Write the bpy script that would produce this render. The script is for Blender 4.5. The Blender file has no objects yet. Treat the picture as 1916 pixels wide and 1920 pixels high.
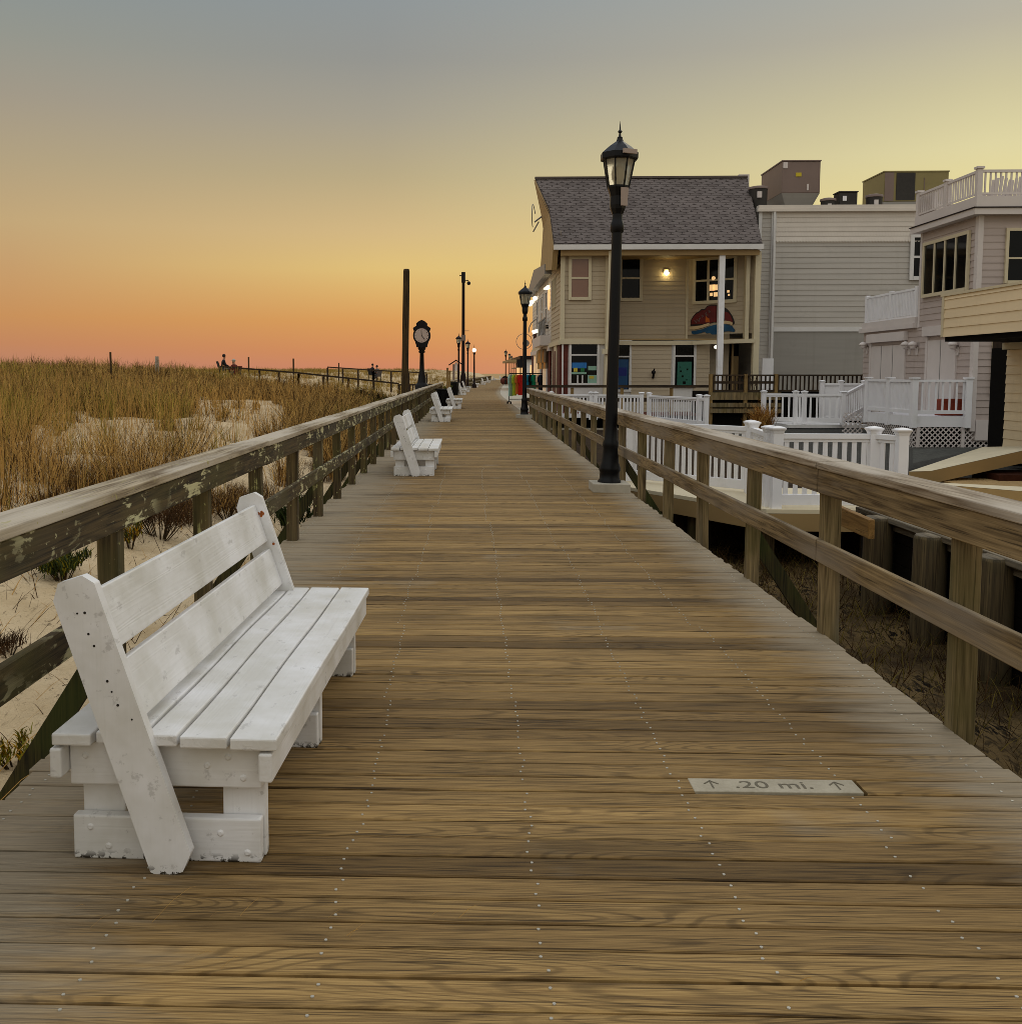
import bpy, math, random
import numpy as np
from mathutils import Vector, Matrix, noise
random.seed(7)
rng = np.random.default_rng(7)
scene = bpy.context.scene
COL = scene.collection
PI = math.pi

# ------------------------------------------------------------------ camera
W_, H_ = 1916.0, 1920.0
F_, PPX, PPY = 1850.0, 830.0, 850.0
EYE = Vector((0, 0, 1.62))
pitch = math.atan(150.0 / F_)
yaw = math.atan(50.0 / F_ * math.cos(pitch))
Rv = Vector((math.cos(yaw), math.sin(yaw), 0))
Fw = Vector((-math.sin(yaw) * math.cos(pitch), math.cos(yaw) * math.cos(pitch), -math.sin(pitch)))
Uv = Rv.cross(Fw)
cam = bpy.data.cameras.new('camera')
cam.sensor_fit = 'HORIZONTAL'; cam.sensor_width = 36
cam.lens = 36 * F_ / W_
cam.shift_x = (W_ / 2 - PPX) / W_
cam.shift_y = -(H_ / 2 - PPY) / W_
cam.clip_start = 0.05; cam.clip_end = 20000
co = bpy.data.objects.new('camera', cam); COL.objects.link(co)
co.location = EYE; co.rotation_euler = (PI / 2 - pitch, 0, yaw)
scene.camera = co

def ray(px, py):
    return Rv * ((px - PPX) / F_) + Uv * ((PPY - py) / F_) + Fw
def G(px, py, z=0.0):            # where a sight line meets height z
    d = ray(px, py); t = (z - EYE.z) / d.z
    return EYE + d * t
def PY(px, py, Y):               # ... meets the plane y = Y
    d = ray(px, py); return EYE + d * (Y / d.y)
def PX(px, py, X):
    d = ray(px, py); return EYE + d * (X / d.x)

# ------------------------------------------------------------------ helpers
def lin(c):
    c = c / 255.0
    return c / 12.92 if c <= 0.04045 else ((c + 0.055) / 1.055) ** 2.4
def C(r, g, b, k=1.0):
    return (min(lin(r) * k, .9), min(lin(g) * k, .9), min(lin(b) * k, .9), 1)

class NT:
    def __init__(s, name):
        s.m = bpy.data.materials.new(name); s.m.use_nodes = True
        s.t = s.m.node_tree; s.t.nodes.clear()
        s.out = s.n('ShaderNodeOutputMaterial')
        s.b = s.n('ShaderNodeBsdfPrincipled')
        s.l(s.b.outputs[0], s.out.inputs[0])
    def n(s, ty, **k):
        nd = s.t.nodes.new(ty)
        for a, v in k.items(): setattr(nd, a, v)
        return nd
    def l(s, a, b): s.t.links.new(a, b)
    def set(s, sock, v):
        if isinstance(v, bpy.types.NodeSocket): s.l(v, sock)
        elif v is not None: sock.default_value = v
    def math(s, op, a, b=None, c=None, clamp=False):
        nd = s.n('ShaderNodeMath', operation=op); nd.use_clamp = clamp
        s.set(nd.inputs[0], a)
        if b is not None: s.set(nd.inputs[1], b)
        if c is not None: s.set(nd.inputs[2], c)
        return nd.outputs[0]
    def mr(s, v, a, b, c=0.0, d=1.0, smooth=False):
        nd = s.n('ShaderNodeMapRange'); nd.clamp = True
        if smooth: nd.interpolation_type = 'SMOOTHSTEP'
        s.set(nd.inputs[0], v)
        for i, q in enumerate((a, b, c, d)): s.set(nd.inputs[i + 1], q)
        return nd.outputs[0]
    def mix(s, f, a, b, mode='MIX'):
        nd = s.n('ShaderNodeMix', data_type='RGBA', blend_type=mode)
        s.set(nd.inputs[0], f); s.set(nd.inputs[6], a); s.set(nd.inputs[7], b)
        return nd.outputs[2]
    def noise(s, vec, scale, detail=3, rough=.5, dist=0.0):
        nd = s.n('ShaderNodeTexNoise')
        if vec is not None: s.l(vec, nd.inputs['Vector'])
        nd.inputs['Scale'].default_value = scale; nd.inputs['Detail'].default_value = detail
        nd.inputs['Roughness'].default_value = rough; nd.inputs['Distortion'].default_value = dist
        return nd.outputs[0]
    def obj(s): return s.n('ShaderNodeTexCoord').outputs['Object']
    def sep(s, v):
        nd = s.n('ShaderNodeSeparateXYZ'); s.l(v, nd.inputs[0]); return nd.outputs
    def comb(s, x, y, z):
        nd = s.n('ShaderNodeCombineXYZ')
        for i, q in enumerate((x, y, z)): s.set(nd.inputs[i], q)
        return nd.outputs[0]
    def vscale(s, v, sc):
        nd = s.n('ShaderNodeMapping'); s.l(v, nd.inputs[0]); nd.inputs['Scale'].default_value = sc
        return nd.outputs[0]
    def ramp(s, f, stops):
        nd = s.n('ShaderNodeValToRGB'); e = nd.color_ramp.elements
        while len(e) < len(stops): e.new(0.5)
        for q, (p, c) in zip(e, stops): q.position = p; q.color = c
        s.set(nd.inputs[0], f); return nd.outputs[0]
    def bump(s, h, strength=.3, dist=.01):
        nd = s.n('ShaderNodeBump'); nd.inputs['Strength'].default_value = strength
        nd.inputs['Distance'].default_value = dist
        s.l(h, nd.inputs['Height']); s.l(nd.outputs[0], s.b.inputs['Normal'])
    def fin(s, base=None, rough=.6, metal=0.0, spec=.5):
        s.set(s.b.inputs['Base Color'], base); s.set(s.b.inputs['Roughness'], rough)
        s.b.inputs['Metallic'].default_value = metal
        s.b.inputs['Specular IOR Level'].default_value = spec
        return s.m

def paint(name, c, rough=.55, var=.12, scale=6.0, metal=0.0, spec=.4, dirt=None):
    t = NT(name); v = t.obj()
    n = t.noise(v, scale, 5, .6); n2 = t.noise(v, scale * .23, 2)
    f = t.math('ADD', t.math('MULTIPLY', n, .6), t.math('MULTIPLY', n2, .4))
    dk = tuple(q * (1 - var * 2) for q in c[:3]) + (1,)
    col = t.mix(t.mr(f, .35, .65), dk, c)
    if dirt: col = t.mix(t.mr(t.noise(v, scale * .6, 6, .7), .56, .72, 0, .6), col, dirt)
    t.bump(n, .12, .004)
    return t.fin(col, rough, metal, spec)

def siding_mat(name, c):
    t = NT(name); v = t.obj()
    bd = t.noise(t.vscale(v, (.35, .35, 5.2)), 1.0, 1, .5); st = t.noise(t.vscale(v, (3.2, 3.2, .22)), 1.0, 4, .65); sp_ = t.noise(v, 5, 5, .65); bg_ = t.noise(v, .5, 2)
    col = t.mix(t.mr(bd, .35, .65), tuple(q * .95 for q in c[:3]) + (1,), tuple(min(q * 1.03, .9) for q in c[:3]) + (1,))
    col = t.mix(t.mr(st, .54, .76, 0, .18), col, tuple(q * f for q, f in zip(c[:3], (.55, .52, .45))) + (1,))
    col = t.mix(t.mr(t.math('MULTIPLY', sp_, bg_), .30, .42, 0, .25), col, tuple(q * .7 for q in c[:3]) + (1,))
    t.bump(sp_, .15, .004); return t.fin(col, .62, 0, .3)
def emit(name, c, strength):
    t = NT(name); t.b.inputs['Emission Color'].default_value = c
    t.b.inputs['Emission Strength'].default_value = strength
    return t.fin(c, .5)

def wood(name, axis, light, dark, grey=None, greyamt=.5, lichen=None, lich=(.56, .62), algae=None, fine=90.0, rough=.75, contrast=1.0):
    """weathered timber with the grain along axis 0/1/2"""
    t = NT(name); v = t.obj()
    st = [14.0, 14.0, 14.0]; st[axis] = .7
    sf = [fine, fine, fine]; sf[axis] = 2.2
    a = t.noise(t.vscale(v, st), 1.0, 4, .6, .4)
    field = t.noise(t.vscale(v, [q * .35 for q in st]), 1.0, 2, .5, .3)
    rings = t.math('SINE', t.math('MULTIPLY', field, 120.0))
    f = t.noise(t.vscale(v, sf), 1.0, 4, .65)
    ck = t.noise(t.vscale(v, [q * 1.1 for q in sf]), 1.0, 2, .5, .2)
    g = t.math('ADD', t.math('ADD', t.math('MULTIPLY', a, .55), t.math('MULTIPLY', f, .45)), t.math('MULTIPLY', rings, .035 * contrast))
    col = t.mix(t.mr(g, .38, .64), dark, light)
    col = t.mix(t.mr(ck, .62, .68, 0, .75), col, tuple(q * .4 for q in dark[:3]) + (1,))
    if grey:
        gm = t.noise(t.vscale(v, [q * .25 + .4 for q in st]), 1.0, 4, .6)
        col = t.mix(t.mr(gm, .62 - greyamt * .3, .82 - greyamt * .3, 0, .85), col, grey)
    if algae:
        am = t.noise(v, 1.6, 3, .6)
        col = t.mix(t.mr(am, .45, .66, 0, .55), col, algae)
    if lichen:
        ls = [13.0, 13.0, 13.0]; ls[axis] = 4.5
        lm = t.noise(t.vscale(v, ls), 1.0, 6, .62, .6)
        region = t.mr(t.noise(v, .9, 1), .36, .48)
        lm = t.math('ADD', lm, t.math('MULTIPLY', t.math('SUBTRACT', f, .5), .22))
        m = t.math('MULTIPLY', t.math('MULTIPLY', t.mr(lm, lich[0], lich[0] + .045), region), t.mr(f, .25, .55, .55, 1))
        speck = t.math('MULTIPLY', t.mr(t.noise(v, 26, 3, .6), .66, .69), region)
        col = t.mix(t.math('MAXIMUM', m, speck), col, lichen)
    t.bump(t.math('ADD', g, t.math('MULTIPLY', f, .5)), .5, .004)
    return t.fin(col, rough, 0, .25)

def tag(o, label=None, cat=None, group=None, kind=None):
    if label: o['label'] = label
    if cat: o['category'] = cat
    if group: o['group'] = group
    if kind: o['kind'] = kind
    return o
def empty(name, loc=(0, 0, 0), rz=0.0):
    o = bpy.data.objects.new(name, None); COL.objects.link(o)
    o.location = loc; o.rotation_euler = (0, 0, rz); o.empty_display_size = .2
    return o
def kids(o): return [c for c in COL.objects if c.parent == o]
def copy_tree(o, parent=None):
    c = o.copy(); COL.objects.link(c)
    if parent is not None: c.parent = parent
    for ch in list(o.children): copy_tree(ch, c)
    return c

class MB:
    def __init__(s): s.v = []; s.f = []; s.mi = []; s.sm = []; s.cut = []
    def add(s, vs, fs, mi=0, smooth=False):
        o = len(s.v); s.cut.append((o, len(s.f))); s.v += [tuple(q) for q in vs]
        for f in fs: s.f.append(tuple(o + i for i in f)); s.mi.append(mi); s.sm.append(smooth)
        return s
    def box(s, lo, hi, mi=0):
        x0, y0, z0 = lo; x1, y1, z1 = hi
        return s.add([(x0,y0,z0),(x1,y0,z0),(x1,y1,z0),(x0,y1,z0),(x0,y0,z1),(x1,y0,z1),(x1,y1,z1),(x0,y1,z1)],
              [(0,3,2,1),(4,5,6,7),(0,1,5,4),(1,2,6,5),(2,3,7,6),(3,0,4,7)], mi)
    def bar(s, p, q, w, h, up=(0, 0, 1), mi=0):   # beam p->q, width w (sideways) and height h (along up)
        p = Vector(p); q = Vector(q); d = (q - p).normalized(); up = Vector(up)
        sd = d.cross(up)
        if sd.length < 1e-4: sd = d.cross(Vector((1, 0, 0)))
        sd.normalize(); u = sd.cross(d).normalized()
        a = sd * w / 2; b = u * h / 2
        vs = [p-a-b, p+a-b, p+a+b, p-a+b, q-a-b, q+a-b, q+a+b, q-a+b]
        return s.add(vs, [(0,1,2,3),(7,6,5,4),(4,5,1,0),(5,6,2,1),(6,7,3,2),(7,4,0,3)], mi)
    def tube(s, p, q, r0, r1=None, n=10, mi=0, smooth=True):
        r1 = r0 if r1 is None else r1
        p = Vector(p); q = Vector(q); d = (q - p).normalized()
        a = d.cross(Vector((0, 0, 1)))
        if a.length < 1e-3: a = Vector((1, 0, 0))
        a.normalize(); b = d.cross(a)
        vs = []
        for c, r in ((p, r0), (q, r1)):
            for i in range(n):
                t = 2 * PI * i / n; vs.append(c + a * math.cos(t) * r + b * math.sin(t) * r)
        s.add(vs, [(i, n + i, n + (i + 1) % n, (i + 1) % n) for i in range(n)], mi, smooth)
        s.add(vs[:n], [tuple(range(n))], mi); s.add(vs[n:], [tuple(reversed(range(n)))], mi)
        return s
    def path(s, pts, r, n=6, mi=0):
        for a, b in zip(pts, pts[1:]): s.tube(a, b, r, r, n, mi)
        return s
    def lathe(s, prof, c=(0, 0, 0), n=16, mi=0, smooth=True, rot=0.0):
        vs = []
        for r, z in prof:
            for i in range(n):
                t = 2 * PI * i / n + rot
                vs.append((c[0] + r * math.cos(t), c[1] + r * math.sin(t), c[2] + z))
        fs = []
        for k in range(len(prof) - 1):
            for i in range(n):
                j = (i + 1) % n; fs.append((k*n+i, k*n+j, (k+1)*n+j, (k+1)*n+i))
        s.add(vs, fs, mi, smooth)
        s.add(vs[:n], [tuple(reversed(range(n)))], mi); s.add(vs[-n:], [tuple(range(n))], mi)
        return s
    def prism(s, outline, o, u, v, depth, mi=0, side=None):   # outline in the (u,v) frame at o, extruded along depth
        o = Vector(o); u = Vector(u); v = Vector(v); d = Vector(depth); n = len(outline)
        a = [o + u * x + v * y for x, y in outline]; b = [q + d for q in a]
        s.add(a + b, [tuple(range(n)), tuple(reversed(range(n, 2 * n)))], mi)
        s.add(a + b, [(i, n + i, n + (i + 1) % n, (i + 1) % n) for i in range(n)], mi if side is None else side)
        return s
    def sphere(s, c, r, n=10, mi=0, sz=1.0):
        prof = [(max(r * math.sin(PI * k / n), 1e-4), -r * sz * math.cos(PI * k / n)) for k in range(n + 1)]
        return s.lathe(prof, c, n + 2, mi)
    def siding(s, p, q, z0, z1, pitch=.18, lap=.022, out=None, mi=0):   # lapped boards between ground points p and q
        p = Vector((p[0], p[1], 0)); q = Vector((q[0], q[1], 0))
        nr = Vector(out).normalized() if out else Vector((q.y - p.y, p.x - q.x, 0)).normalized()
        z = z0
        while z < z1 - 1e-3:
            zt = min(z + pitch, z1)
            a = p + nr * lap; b = q + nr * lap; e = nr * .004
            vs = [a + Vector((0,0,z)), b + Vector((0,0,z)), q + e + Vector((0,0,zt)), p + e + Vector((0,0,zt)), p + Vector((0,0,z)), q + Vector((0,0,z))]
            s.add(vs, [(0,1,2,3),(1,0,4,5)], mi); z = zt
        return s
    def split(s, name, mats, parent=None, **k):      # one object for every box that was added
        done = []
        for a, (v0, f0) in enumerate(s.cut):
            v1, f1 = s.cut[a + 1] if a + 1 < len(s.cut) else (len(s.v), len(s.f))
            q = MB(); q.v = s.v[v0:v1]; q.f = [tuple(i - v0 for i in f) for f in s.f[f0:f1]]; q.mi = s.mi[f0:f1]; q.sm = s.sm[f0:f1]
            done.append(q.build(name, mats, parent, **k))
        return done
    def build(s, name, mats, parent=None, origin=None, bevel=0.0, seg=1, fixn=False):
        me = bpy.data.meshes.new(name)
        o3 = Vector(origin) if origin is not None else Vector((0, 0, 0))
        if parent is not None and origin is None: o3 = parent.location.copy() if getattr(parent, 'location', None) is not None and parent.get('_w') else o3
        vs = [(x - o3.x, y - o3.y, z - o3.z) for x, y, z in s.v]
        me.from_pydata(vs, [], s.f); me.update()
        mats = mats if isinstance(mats, (list, tuple)) else [mats]
        for m in mats: me.materials.append(m)
        me.polygons.foreach_set('material_index', s.mi); me.polygons.foreach_set('use_smooth', s.sm)
        if fixn:
            import bmesh
            bm = bmesh.new(); bm.from_mesh(me); bmesh.ops.recalc_face_normals(bm, faces=bm.faces); bm.to_mesh(me); bm.free()
        o = bpy.data.objects.new(name, me); COL.objects.link(o)
        if parent is not None: o.parent = parent
        elif origin is not None: o.location = o3
        if bevel:
            b = o.modifiers.new('bevel', 'BEVEL'); b.width = bevel; b.segments = seg; b.limit_method = 'ANGLE'; b.angle_limit = math.radians(40)
        return o

def wthing(name, loc, label, cat, group=None):      # thing whose parts are written in world coordinates
    o = empty(name, loc); o['_w'] = 1; tag(o, label, cat, group); return o

def text_mesh(name, body, size, mat, M, parent=None, extrude=.002):
    cu = bpy.data.curves.new(name, 'FONT'); cu.body = body; cu.size = size; cu.extrude = extrude
    cu.align_x = 'CENTER'; cu.align_y = 'CENTER'
    t = bpy.data.objects.new(name, cu); COL.objects.link(t)
    dg = bpy.context.evaluated_depsgraph_get(); dg.update()
    me = bpy.data.meshes.new_from_object(t.evaluated_get(dg)); bpy.data.objects.remove(t); bpy.data.curves.remove(cu)
    me.transform(M); me.materials.clear(); me.materials.append(mat)
    o = bpy.data.objects.new(name, me); COL.objects.link(o)
    if parent is not None: o.parent = parent
    return o

# ------------------------------------------------------------------ materials
M = {}
M['white'] = paint('white_vinyl', (.84, .83, .85, 1), .45, .03, 3, dirt=(.66, .64, .60, 1))
M['trim'] = paint('white_trim', (.70, .68, .66, 1), .5, .06, 2)
M['beige'] = siding_mat('beige_siding', C(160, 146, 124, 1.36))
M['beige_trim'] = paint('cream_trim', C(190, 178, 150, 1.25), .55, .05, 2)
M['soffit'] = paint('tan_soffit', C(150, 124, 82, 1.2), .6, .08, 1.2)
M['grey_side'] = siding_mat('grey_siding', C(152, 147, 140, 1.5))
M['grey_light'] = paint('pale_scallop', C(184, 176, 166, 1.45), .6, .05, 2)
M['grey_panel'] = siding_mat('grey_panel', C(138, 134, 128, 1.2))
M['lilac'] = siding_mat('lilac_siding', C(150, 138, 132, 1.5))
M['lilac_trim'] = paint('pale_trim', C(182, 174, 170, 1.4), .5, .05, 2)
M['cream'] = siding_mat('yellow_siding', C(208, 188, 154, 1.25))
M['dark'] = paint('painted_dark', (.006, .005, .004, 1), .9, .1, 2, spec=.1)  # near-black colour puts shade into recesses, gaps and under floors
M['black'] = paint('black_paint', (.0028, .0030, .0045, 1), .42, .15, 5, spec=.22)
M['maroon'] = paint('brown_black_paint', (.012, .004, .004, 1), .5, .15, 5, spec=.15)
M['iron'] = paint('cast_iron_dark', (.006, .005, .006, 1), .5, .2, 4, spec=.2)
M['concrete'] = paint('concrete', C(170, 162, 146, 1.2), .85, .12, 9, spec=.2)
M['slab_top'] = paint('pale_slab', C(196, 184, 156, 1.3), .8, .06, 2, spec=.2)
M['slab_side'] = paint('tan_slab_side', C(152, 126, 84, 1.1), .75, .07, 1.5, spec=.2)
M['brick'] = paint('dark_red_brick', C(96, 42, 30, 1.2), .8, .25, 9)
M['hvac'] = paint('unit_metal', C(118, 100, 92, 1.1), .5, .06, 1.5)
M['hvac2'] = paint('unit_olive', C(128, 116, 72, 1.1), .5, .06, 1.5)
M['hvac_dark'] = paint('unit_grille', (.03, .025, .02, 1), .6, .2, 12)
M['wire'] = paint('wire_grey', (.25, .24, .23, 1), .5, .05)
M['galv'] = paint('nail_head', (.44, .41, .34, 1), .4, .05, spec=.6)
M['lampglass'] = None
t = NT('lamp_glass'); t.b.inputs['Transmission Weight'].default_value = .75; t.b.inputs['Alpha'].default_value = 1
M['lampglass'] = t.fin((.75, .70, .55, 1), .35)
t = NT('window_glass'); v = t.obj(); n = t.noise(v, 1.3, 2)
M['glass'] = t.fin(t.mix(n, (.002, .002, .002, 1), (.007, .008, .009, 1)), .06, 0, .18)
t = NT('painted_reflection_glass'); n = t.noise(t.obj(), .8, 2)
M['glass_sky'] = t.fin(t.mix(n, C(150, 112, 92, .9), C(128, 92, 76, .9)), .08, 0, .6)  # reflected sky is painted into the base colour
M['warm'] = emit('warm_bulb', (1, .82, .48, 1), 2.2)
M['white_lamp'] = emit('white_bulb', (1, .93, .75, 1), 1.4)
M['lit'] = emit('lit_window', (1, .62, .28, 1), .65)
M['lit2'] = emit('lit_sign_yellow', (.75, .8, .08, 1), .8)

# paint for the benches: thick white gloss on wood, worn at the feet
def bench_paint(axis):
    t = NT('bench_paint'); v = t.obj(); x, y, z = t.sep(v)
    st = [38.0] * 3; st[axis] = 1.6
    g = t.noise(t.vscale(v, st), 1, 4, .6, .5)
    fl = t.noise(t.vscale(v, [q * .3 for q in st]), 1, 2, .5)
    rings = t.math('SINE', t.math('MULTIPLY', fl, 70.0))
    big = t.noise(v, 3.0, 4, .6)
    col = t.mix(t.mr(big, .35, .65), (.62, .60, .55, 1), (.80, .79, .79, 1))
    col = t.mix(t.mr(g, .60, .75, 0, .3), col, (.48, .46, .44, 1))
    wear = t.math('MULTIPLY', t.mr(t.noise(v, 34, 4, .65), .50, .53), t.mr(z, .006, .032, 1, 0))
    col = t.mix(wear, col, (.035, .028, .018, 1))
    scuff = t.math('MULTIPLY', t.mr(t.noise(t.vscale(v, [6, 3, 6]), 3.0, 5, .7), .60, .66), .5)
    col = t.mix(scuff, col, (.40, .38, .36, 1))
    t.bump(t.math('ADD', g, t.math('MULTIPLY', rings, .12)), .28, .004)
    return t.fin(col, t.mr(big, .3, .7, .36, .55), 0, .5)
M['bench_y'] = bench_paint(1); M['bench_x'] = bench_paint(0); M['bench_z'] = bench_paint(2)
M['hole'] = paint('nail_hole', (.02, .014, .01, 1), .9, .1)
M['rust'] = paint('rust_stain', C(176, 96, 40), .9, .3, 40)

GREYW = C(128, 116, 100, 1.15)
M['rail_y'] = wood('rail_wood_long', 1, C(146, 124, 88, 1.2), C(76, 60, 38, 1.0), GREYW, .6)
M['rail_z'] = wood('rail_wood_post', 2, C(144, 124, 88, 1.2), C(74, 60, 38, 1.0), C(112, 104, 84, 1.1), .3, algae=C(84, 78, 36))
M['cap_y'] = wood('cap_wood', 1, C(160, 146, 126, 1.25), C(96, 78, 56, 1.1), C(166, 156, 142, 1.25), .75)
M['lrail_y'] = wood('lichen_wood_long', 1, C(92, 76, 48, 1.0), C(32, 25, 15, 1.0), C(88, 80, 60, 1.0), .3, lichen=C(184, 178, 138, 1.15), lich=(.555, .60), algae=C(80, 76, 34))
M['lrail_z'] = wood('lichen_wood_post', 2, C(104, 88, 58, 1.1), C(40, 30, 18, 1.0), C(96, 88, 66, 1.1), .3, lichen=C(150, 148, 96, 1.2), lich=(.62, .64), algae=C(76, 74, 32))
M['lcap_y'] = wood('lichen_cap_wood', 1, C(164, 150, 126, 1.3), C(100, 84, 62, 1.15), C(172, 162, 146, 1.3), .7, lichen=C(150, 142, 92, 1.2), lich=(.64, .66))
M['lcap_dark'] = wood('bulkhead_cap_wood', 1, C(126, 112, 88, 1.1), C(50, 40, 28, 1.0), C(120, 112, 98, 1.1), .5)
M['moss_wood'] = wood('mossy_brace', 2, C(74, 66, 32, 1), C(24, 20, 10, 1), algae=C(60, 70, 22))
M['pile'] = wood('pile_wood', 2, C(98, 82, 54, 1.05), C(50, 40, 25, 1), C(84, 76, 58, 1), .3, algae=C(58, 56, 28))
M['dark_wood'] = wood('dark_deck_wood', 0, C(70, 54, 36, 1.1), C(30, 22, 14, 1))
M['dark_wood_z'] = wood('dark_picket_wood', 2, C(64, 48, 32, 1.1), C(26, 18, 12, 1))
M['new_wood'] = wood('new_timber', 0, C(176, 128, 62, 1.2), C(120, 78, 32, 1.1), fine=50)
M['pole_wood'] = wood('pole_wood', 2, C(84, 64, 32, 1.0), C(26, 18, 8, 1))
M['tan_post'] = wood('tan_post', 2, C(150, 124, 78, 1.2), C(104, 80, 46, 1))

# boardwalk planks: each board carries its own tone and seed
def deck_mat():
    t = NT('boardwalk_planks'); v = t.obj(); x, y, z = t.sep(v)
    an = t.n('ShaderNodeAttribute', attribute_name='tone'); tone = an.outputs['Fac']
    sn = t.n('ShaderNodeAttribute', attribute_name='seed'); seed = sn.outputs['Fac']
    ln = t.n('ShaderNodeAttribute', attribute_name='across'); acr = ln.outputs['Fac']
    sx = t.math('ADD', x, t.math('MULTIPLY', seed, 37.0))
    sz = t.math('MULTIPLY', seed, 91.0)
    p1 = t.comb(t.math('MULTIPLY', sx, .50), t.math('MULTIPLY', y, 5.0), sz)
    field = t.noise(p1, 1.0, 1.2, .4, .2)
    rings = t.math('SINE', t.math('MULTIPLY', field, 190.0))
    rings = t.mr(rings, .35, .95)
    ringamt = t.mr(t.noise(t.comb(t.math('MULTIPLY', sx, .9), sz, 3.0), 1.0, 2), .38, .58)
    p2 = t.comb(t.math('MULTIPLY', sx, 4.0), t.math('MULTIPLY', y, 230.0), sz)
    fine = t.noise(p2, 1.0, 3, .6, .15)
    p3 = t.comb(t.math('MULTIPLY', sx, 2.0), t.math('MULTIPLY', y, 60.0), sz)
    streak = t.noise(p3, 1.0, 5, .68, .35)
    p4 = t.comb(t.math('MULTIPLY', sx, 2.2), t.math('MULTIPLY', y, 170.0), t.math('ADD', sz, 4.0))
    crack = t.mr(t.noise(p4, 1.0, 2, .5, .2), .60, .65)
    dark = C(54, 39, 19, 1.0); mid = C(125, 98, 58, 1.0); light = C(168, 138, 88, 1.0)
    col = t.mix(t.mr(fine, .34, .66), mid, light)
    col = t.mix(t.mr(streak, .52, .66, 0, .62), col, dark)
    col = t.mix(t.math('MULTIPLY', t.math('MULTIPLY', rings, ringamt), .44), col, dark)
    col = t.mix(t.math('MULTIPLY', crack, .7), col, C(30, 20, 9, 1.0))
    col = t.mix(1.0, col, t.ramp(tone, [(0, (.44, .41, .37, 1)), (.35, (.78, .75, .72, 1)), (.7, (.99, .97, .94, 1)), (1, (1.26, 1.24, 1.2, 1))]), 'MULTIPLY')
    # weathered silver ends, ragged along the grain, and a few grey patches
    e = t.mr(t.math('ABSOLUTE', t.math('SUBTRACT', acr, .5)), .30, .5)
    e = t.math('MAXIMUM', e, t.mr(acr, .38, .04))
    rag = t.noise(t.comb(t.math('MULTIPLY', sx, 1.1), t.math('MULTIPLY', y, 9.0), sz), 1.0, 5, .65)
    gm = t.mr(t.math('ADD', t.math('MULTIPLY', e, .62), t.math('MULTIPLY', rag, .72)), .61, .89)
    big = t.noise(t.vscale(v, (1.1, .9, 1)), 1.0, 3, .6)
    gm = t.math('MAXIMUM', gm, t.math('MULTIPLY', t.mr(t.math('ADD', big, t.math('MULTIPLY', rag, .35)), .80, .98), .7))
    greyc = t.mix(fine, C(92, 80, 62, 1.0), C(180, 166, 142, 1.05))
    col = t.mix(t.math('MULTIPLY', gm, .85), col, greyc)
    # damp dark stain patches
    wet = t.noise(t.comb(t.math('MULTIPLY', x, .7), t.math('MULTIPLY', y, 2.4), 0.0), 1.0, 4, .6)
    col = t.mix(t.mr(wet, .55, .72, 0, .5), col, C(44, 33, 18, 1.0))
    h = t.math('ADD', t.math('MULTIPLY', fine, .5), t.math('SUBTRACT', t.math('MULTIPLY', streak, -.5), t.math('MULTIPLY', t.math('MULTIPLY', rings, ringamt), .3)))
    t.bump(h, .8, .005)
    return t.fin(col, t.mr(fine, .3, .7, .66, .82), 0, .22)
M['deck'] = deck_mat()

def sand_mat(name, a, b, litter=.5, dk=C(52, 40, 24)):
    t = NT(name); v = t.obj()
    n1 = t.noise(v, 1.2, 4, .6); n2 = t.noise(v, 60, 3, .6); n3 = t.noise(v, 7, 5, .6)
    col = t.mix(t.mr(n1, .3, .7), a, b)
    col = t.mix(t.mr(n2, .55, .75, 0, .4), col, tuple(q * .6 for q in a[:3]) + (1,))
    lt = t.math('MULTIPLY', t.mr(t.noise(t.vscale(v, (9, 3, 6)), 1.6, 6, .7, 1.0), .66 - .14 * litter, .70 - .12 * litter), t.mr(n1, .35, .6))
    col = t.mix(lt, col, dk)
    t.bump(t.math('ADD', t.math('MULTIPLY', n3, 1.0), t.math('MULTIPLY', n2, .15)), .9, .06)
    return t.fin(col, .95, 0, .1)
M['sand'] = sand_mat('dune_sand', C(186, 162, 124, 1.0), C(210, 188, 152, 1.05), .6, C(74, 56, 34))
M['sand_dark'] = sand_mat('littered_sand', C(52, 40, 24), C(118, 97, 62), 1.15, C(16, 12, 7))  # own dark colour of leaf litter and soil
M['ground'] = sand_mat('tan_ground', C(176, 148, 104, 1.1), C(160, 132, 90, 1.1), .3, C(110, 88, 58))

def attr_mat(name, rough=.8, trans=0.0):
    t = NT(name); a = t.n('ShaderNodeAttribute', attribute_name='col')
    if trans: 
        t.b.inputs['Subsurface Weight'].default_value = 0
    return t.fin(a.outputs['Color'], rough, 0, .15)
def blade_mat(name):
    t = NT(name); a = t.n('ShaderNodeAttribute', attribute_name='col'); t.set(t.b.inputs['Base Color'], a.outputs['Color'])
    t.b.inputs['Roughness'].default_value = .7; t.b.inputs['Specular IOR Level'].default_value = .15
    tr = t.n('ShaderNodeBsdfTranslucent'); t.l(a.outputs['Color'], tr.inputs['Color'])
    mx = t.n('ShaderNodeMixShader'); mx.inputs[0].default_value = .38
    t.l(t.b.outputs[0], mx.inputs[1]); t.l(tr.outputs[0], mx.inputs[2]); t.l(mx.outputs[0], t.out.inputs[0]); return t.m
M['grass'] = blade_mat('grass_blades')
M['leaf'] = attr_mat('shrub_leaves')

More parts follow.
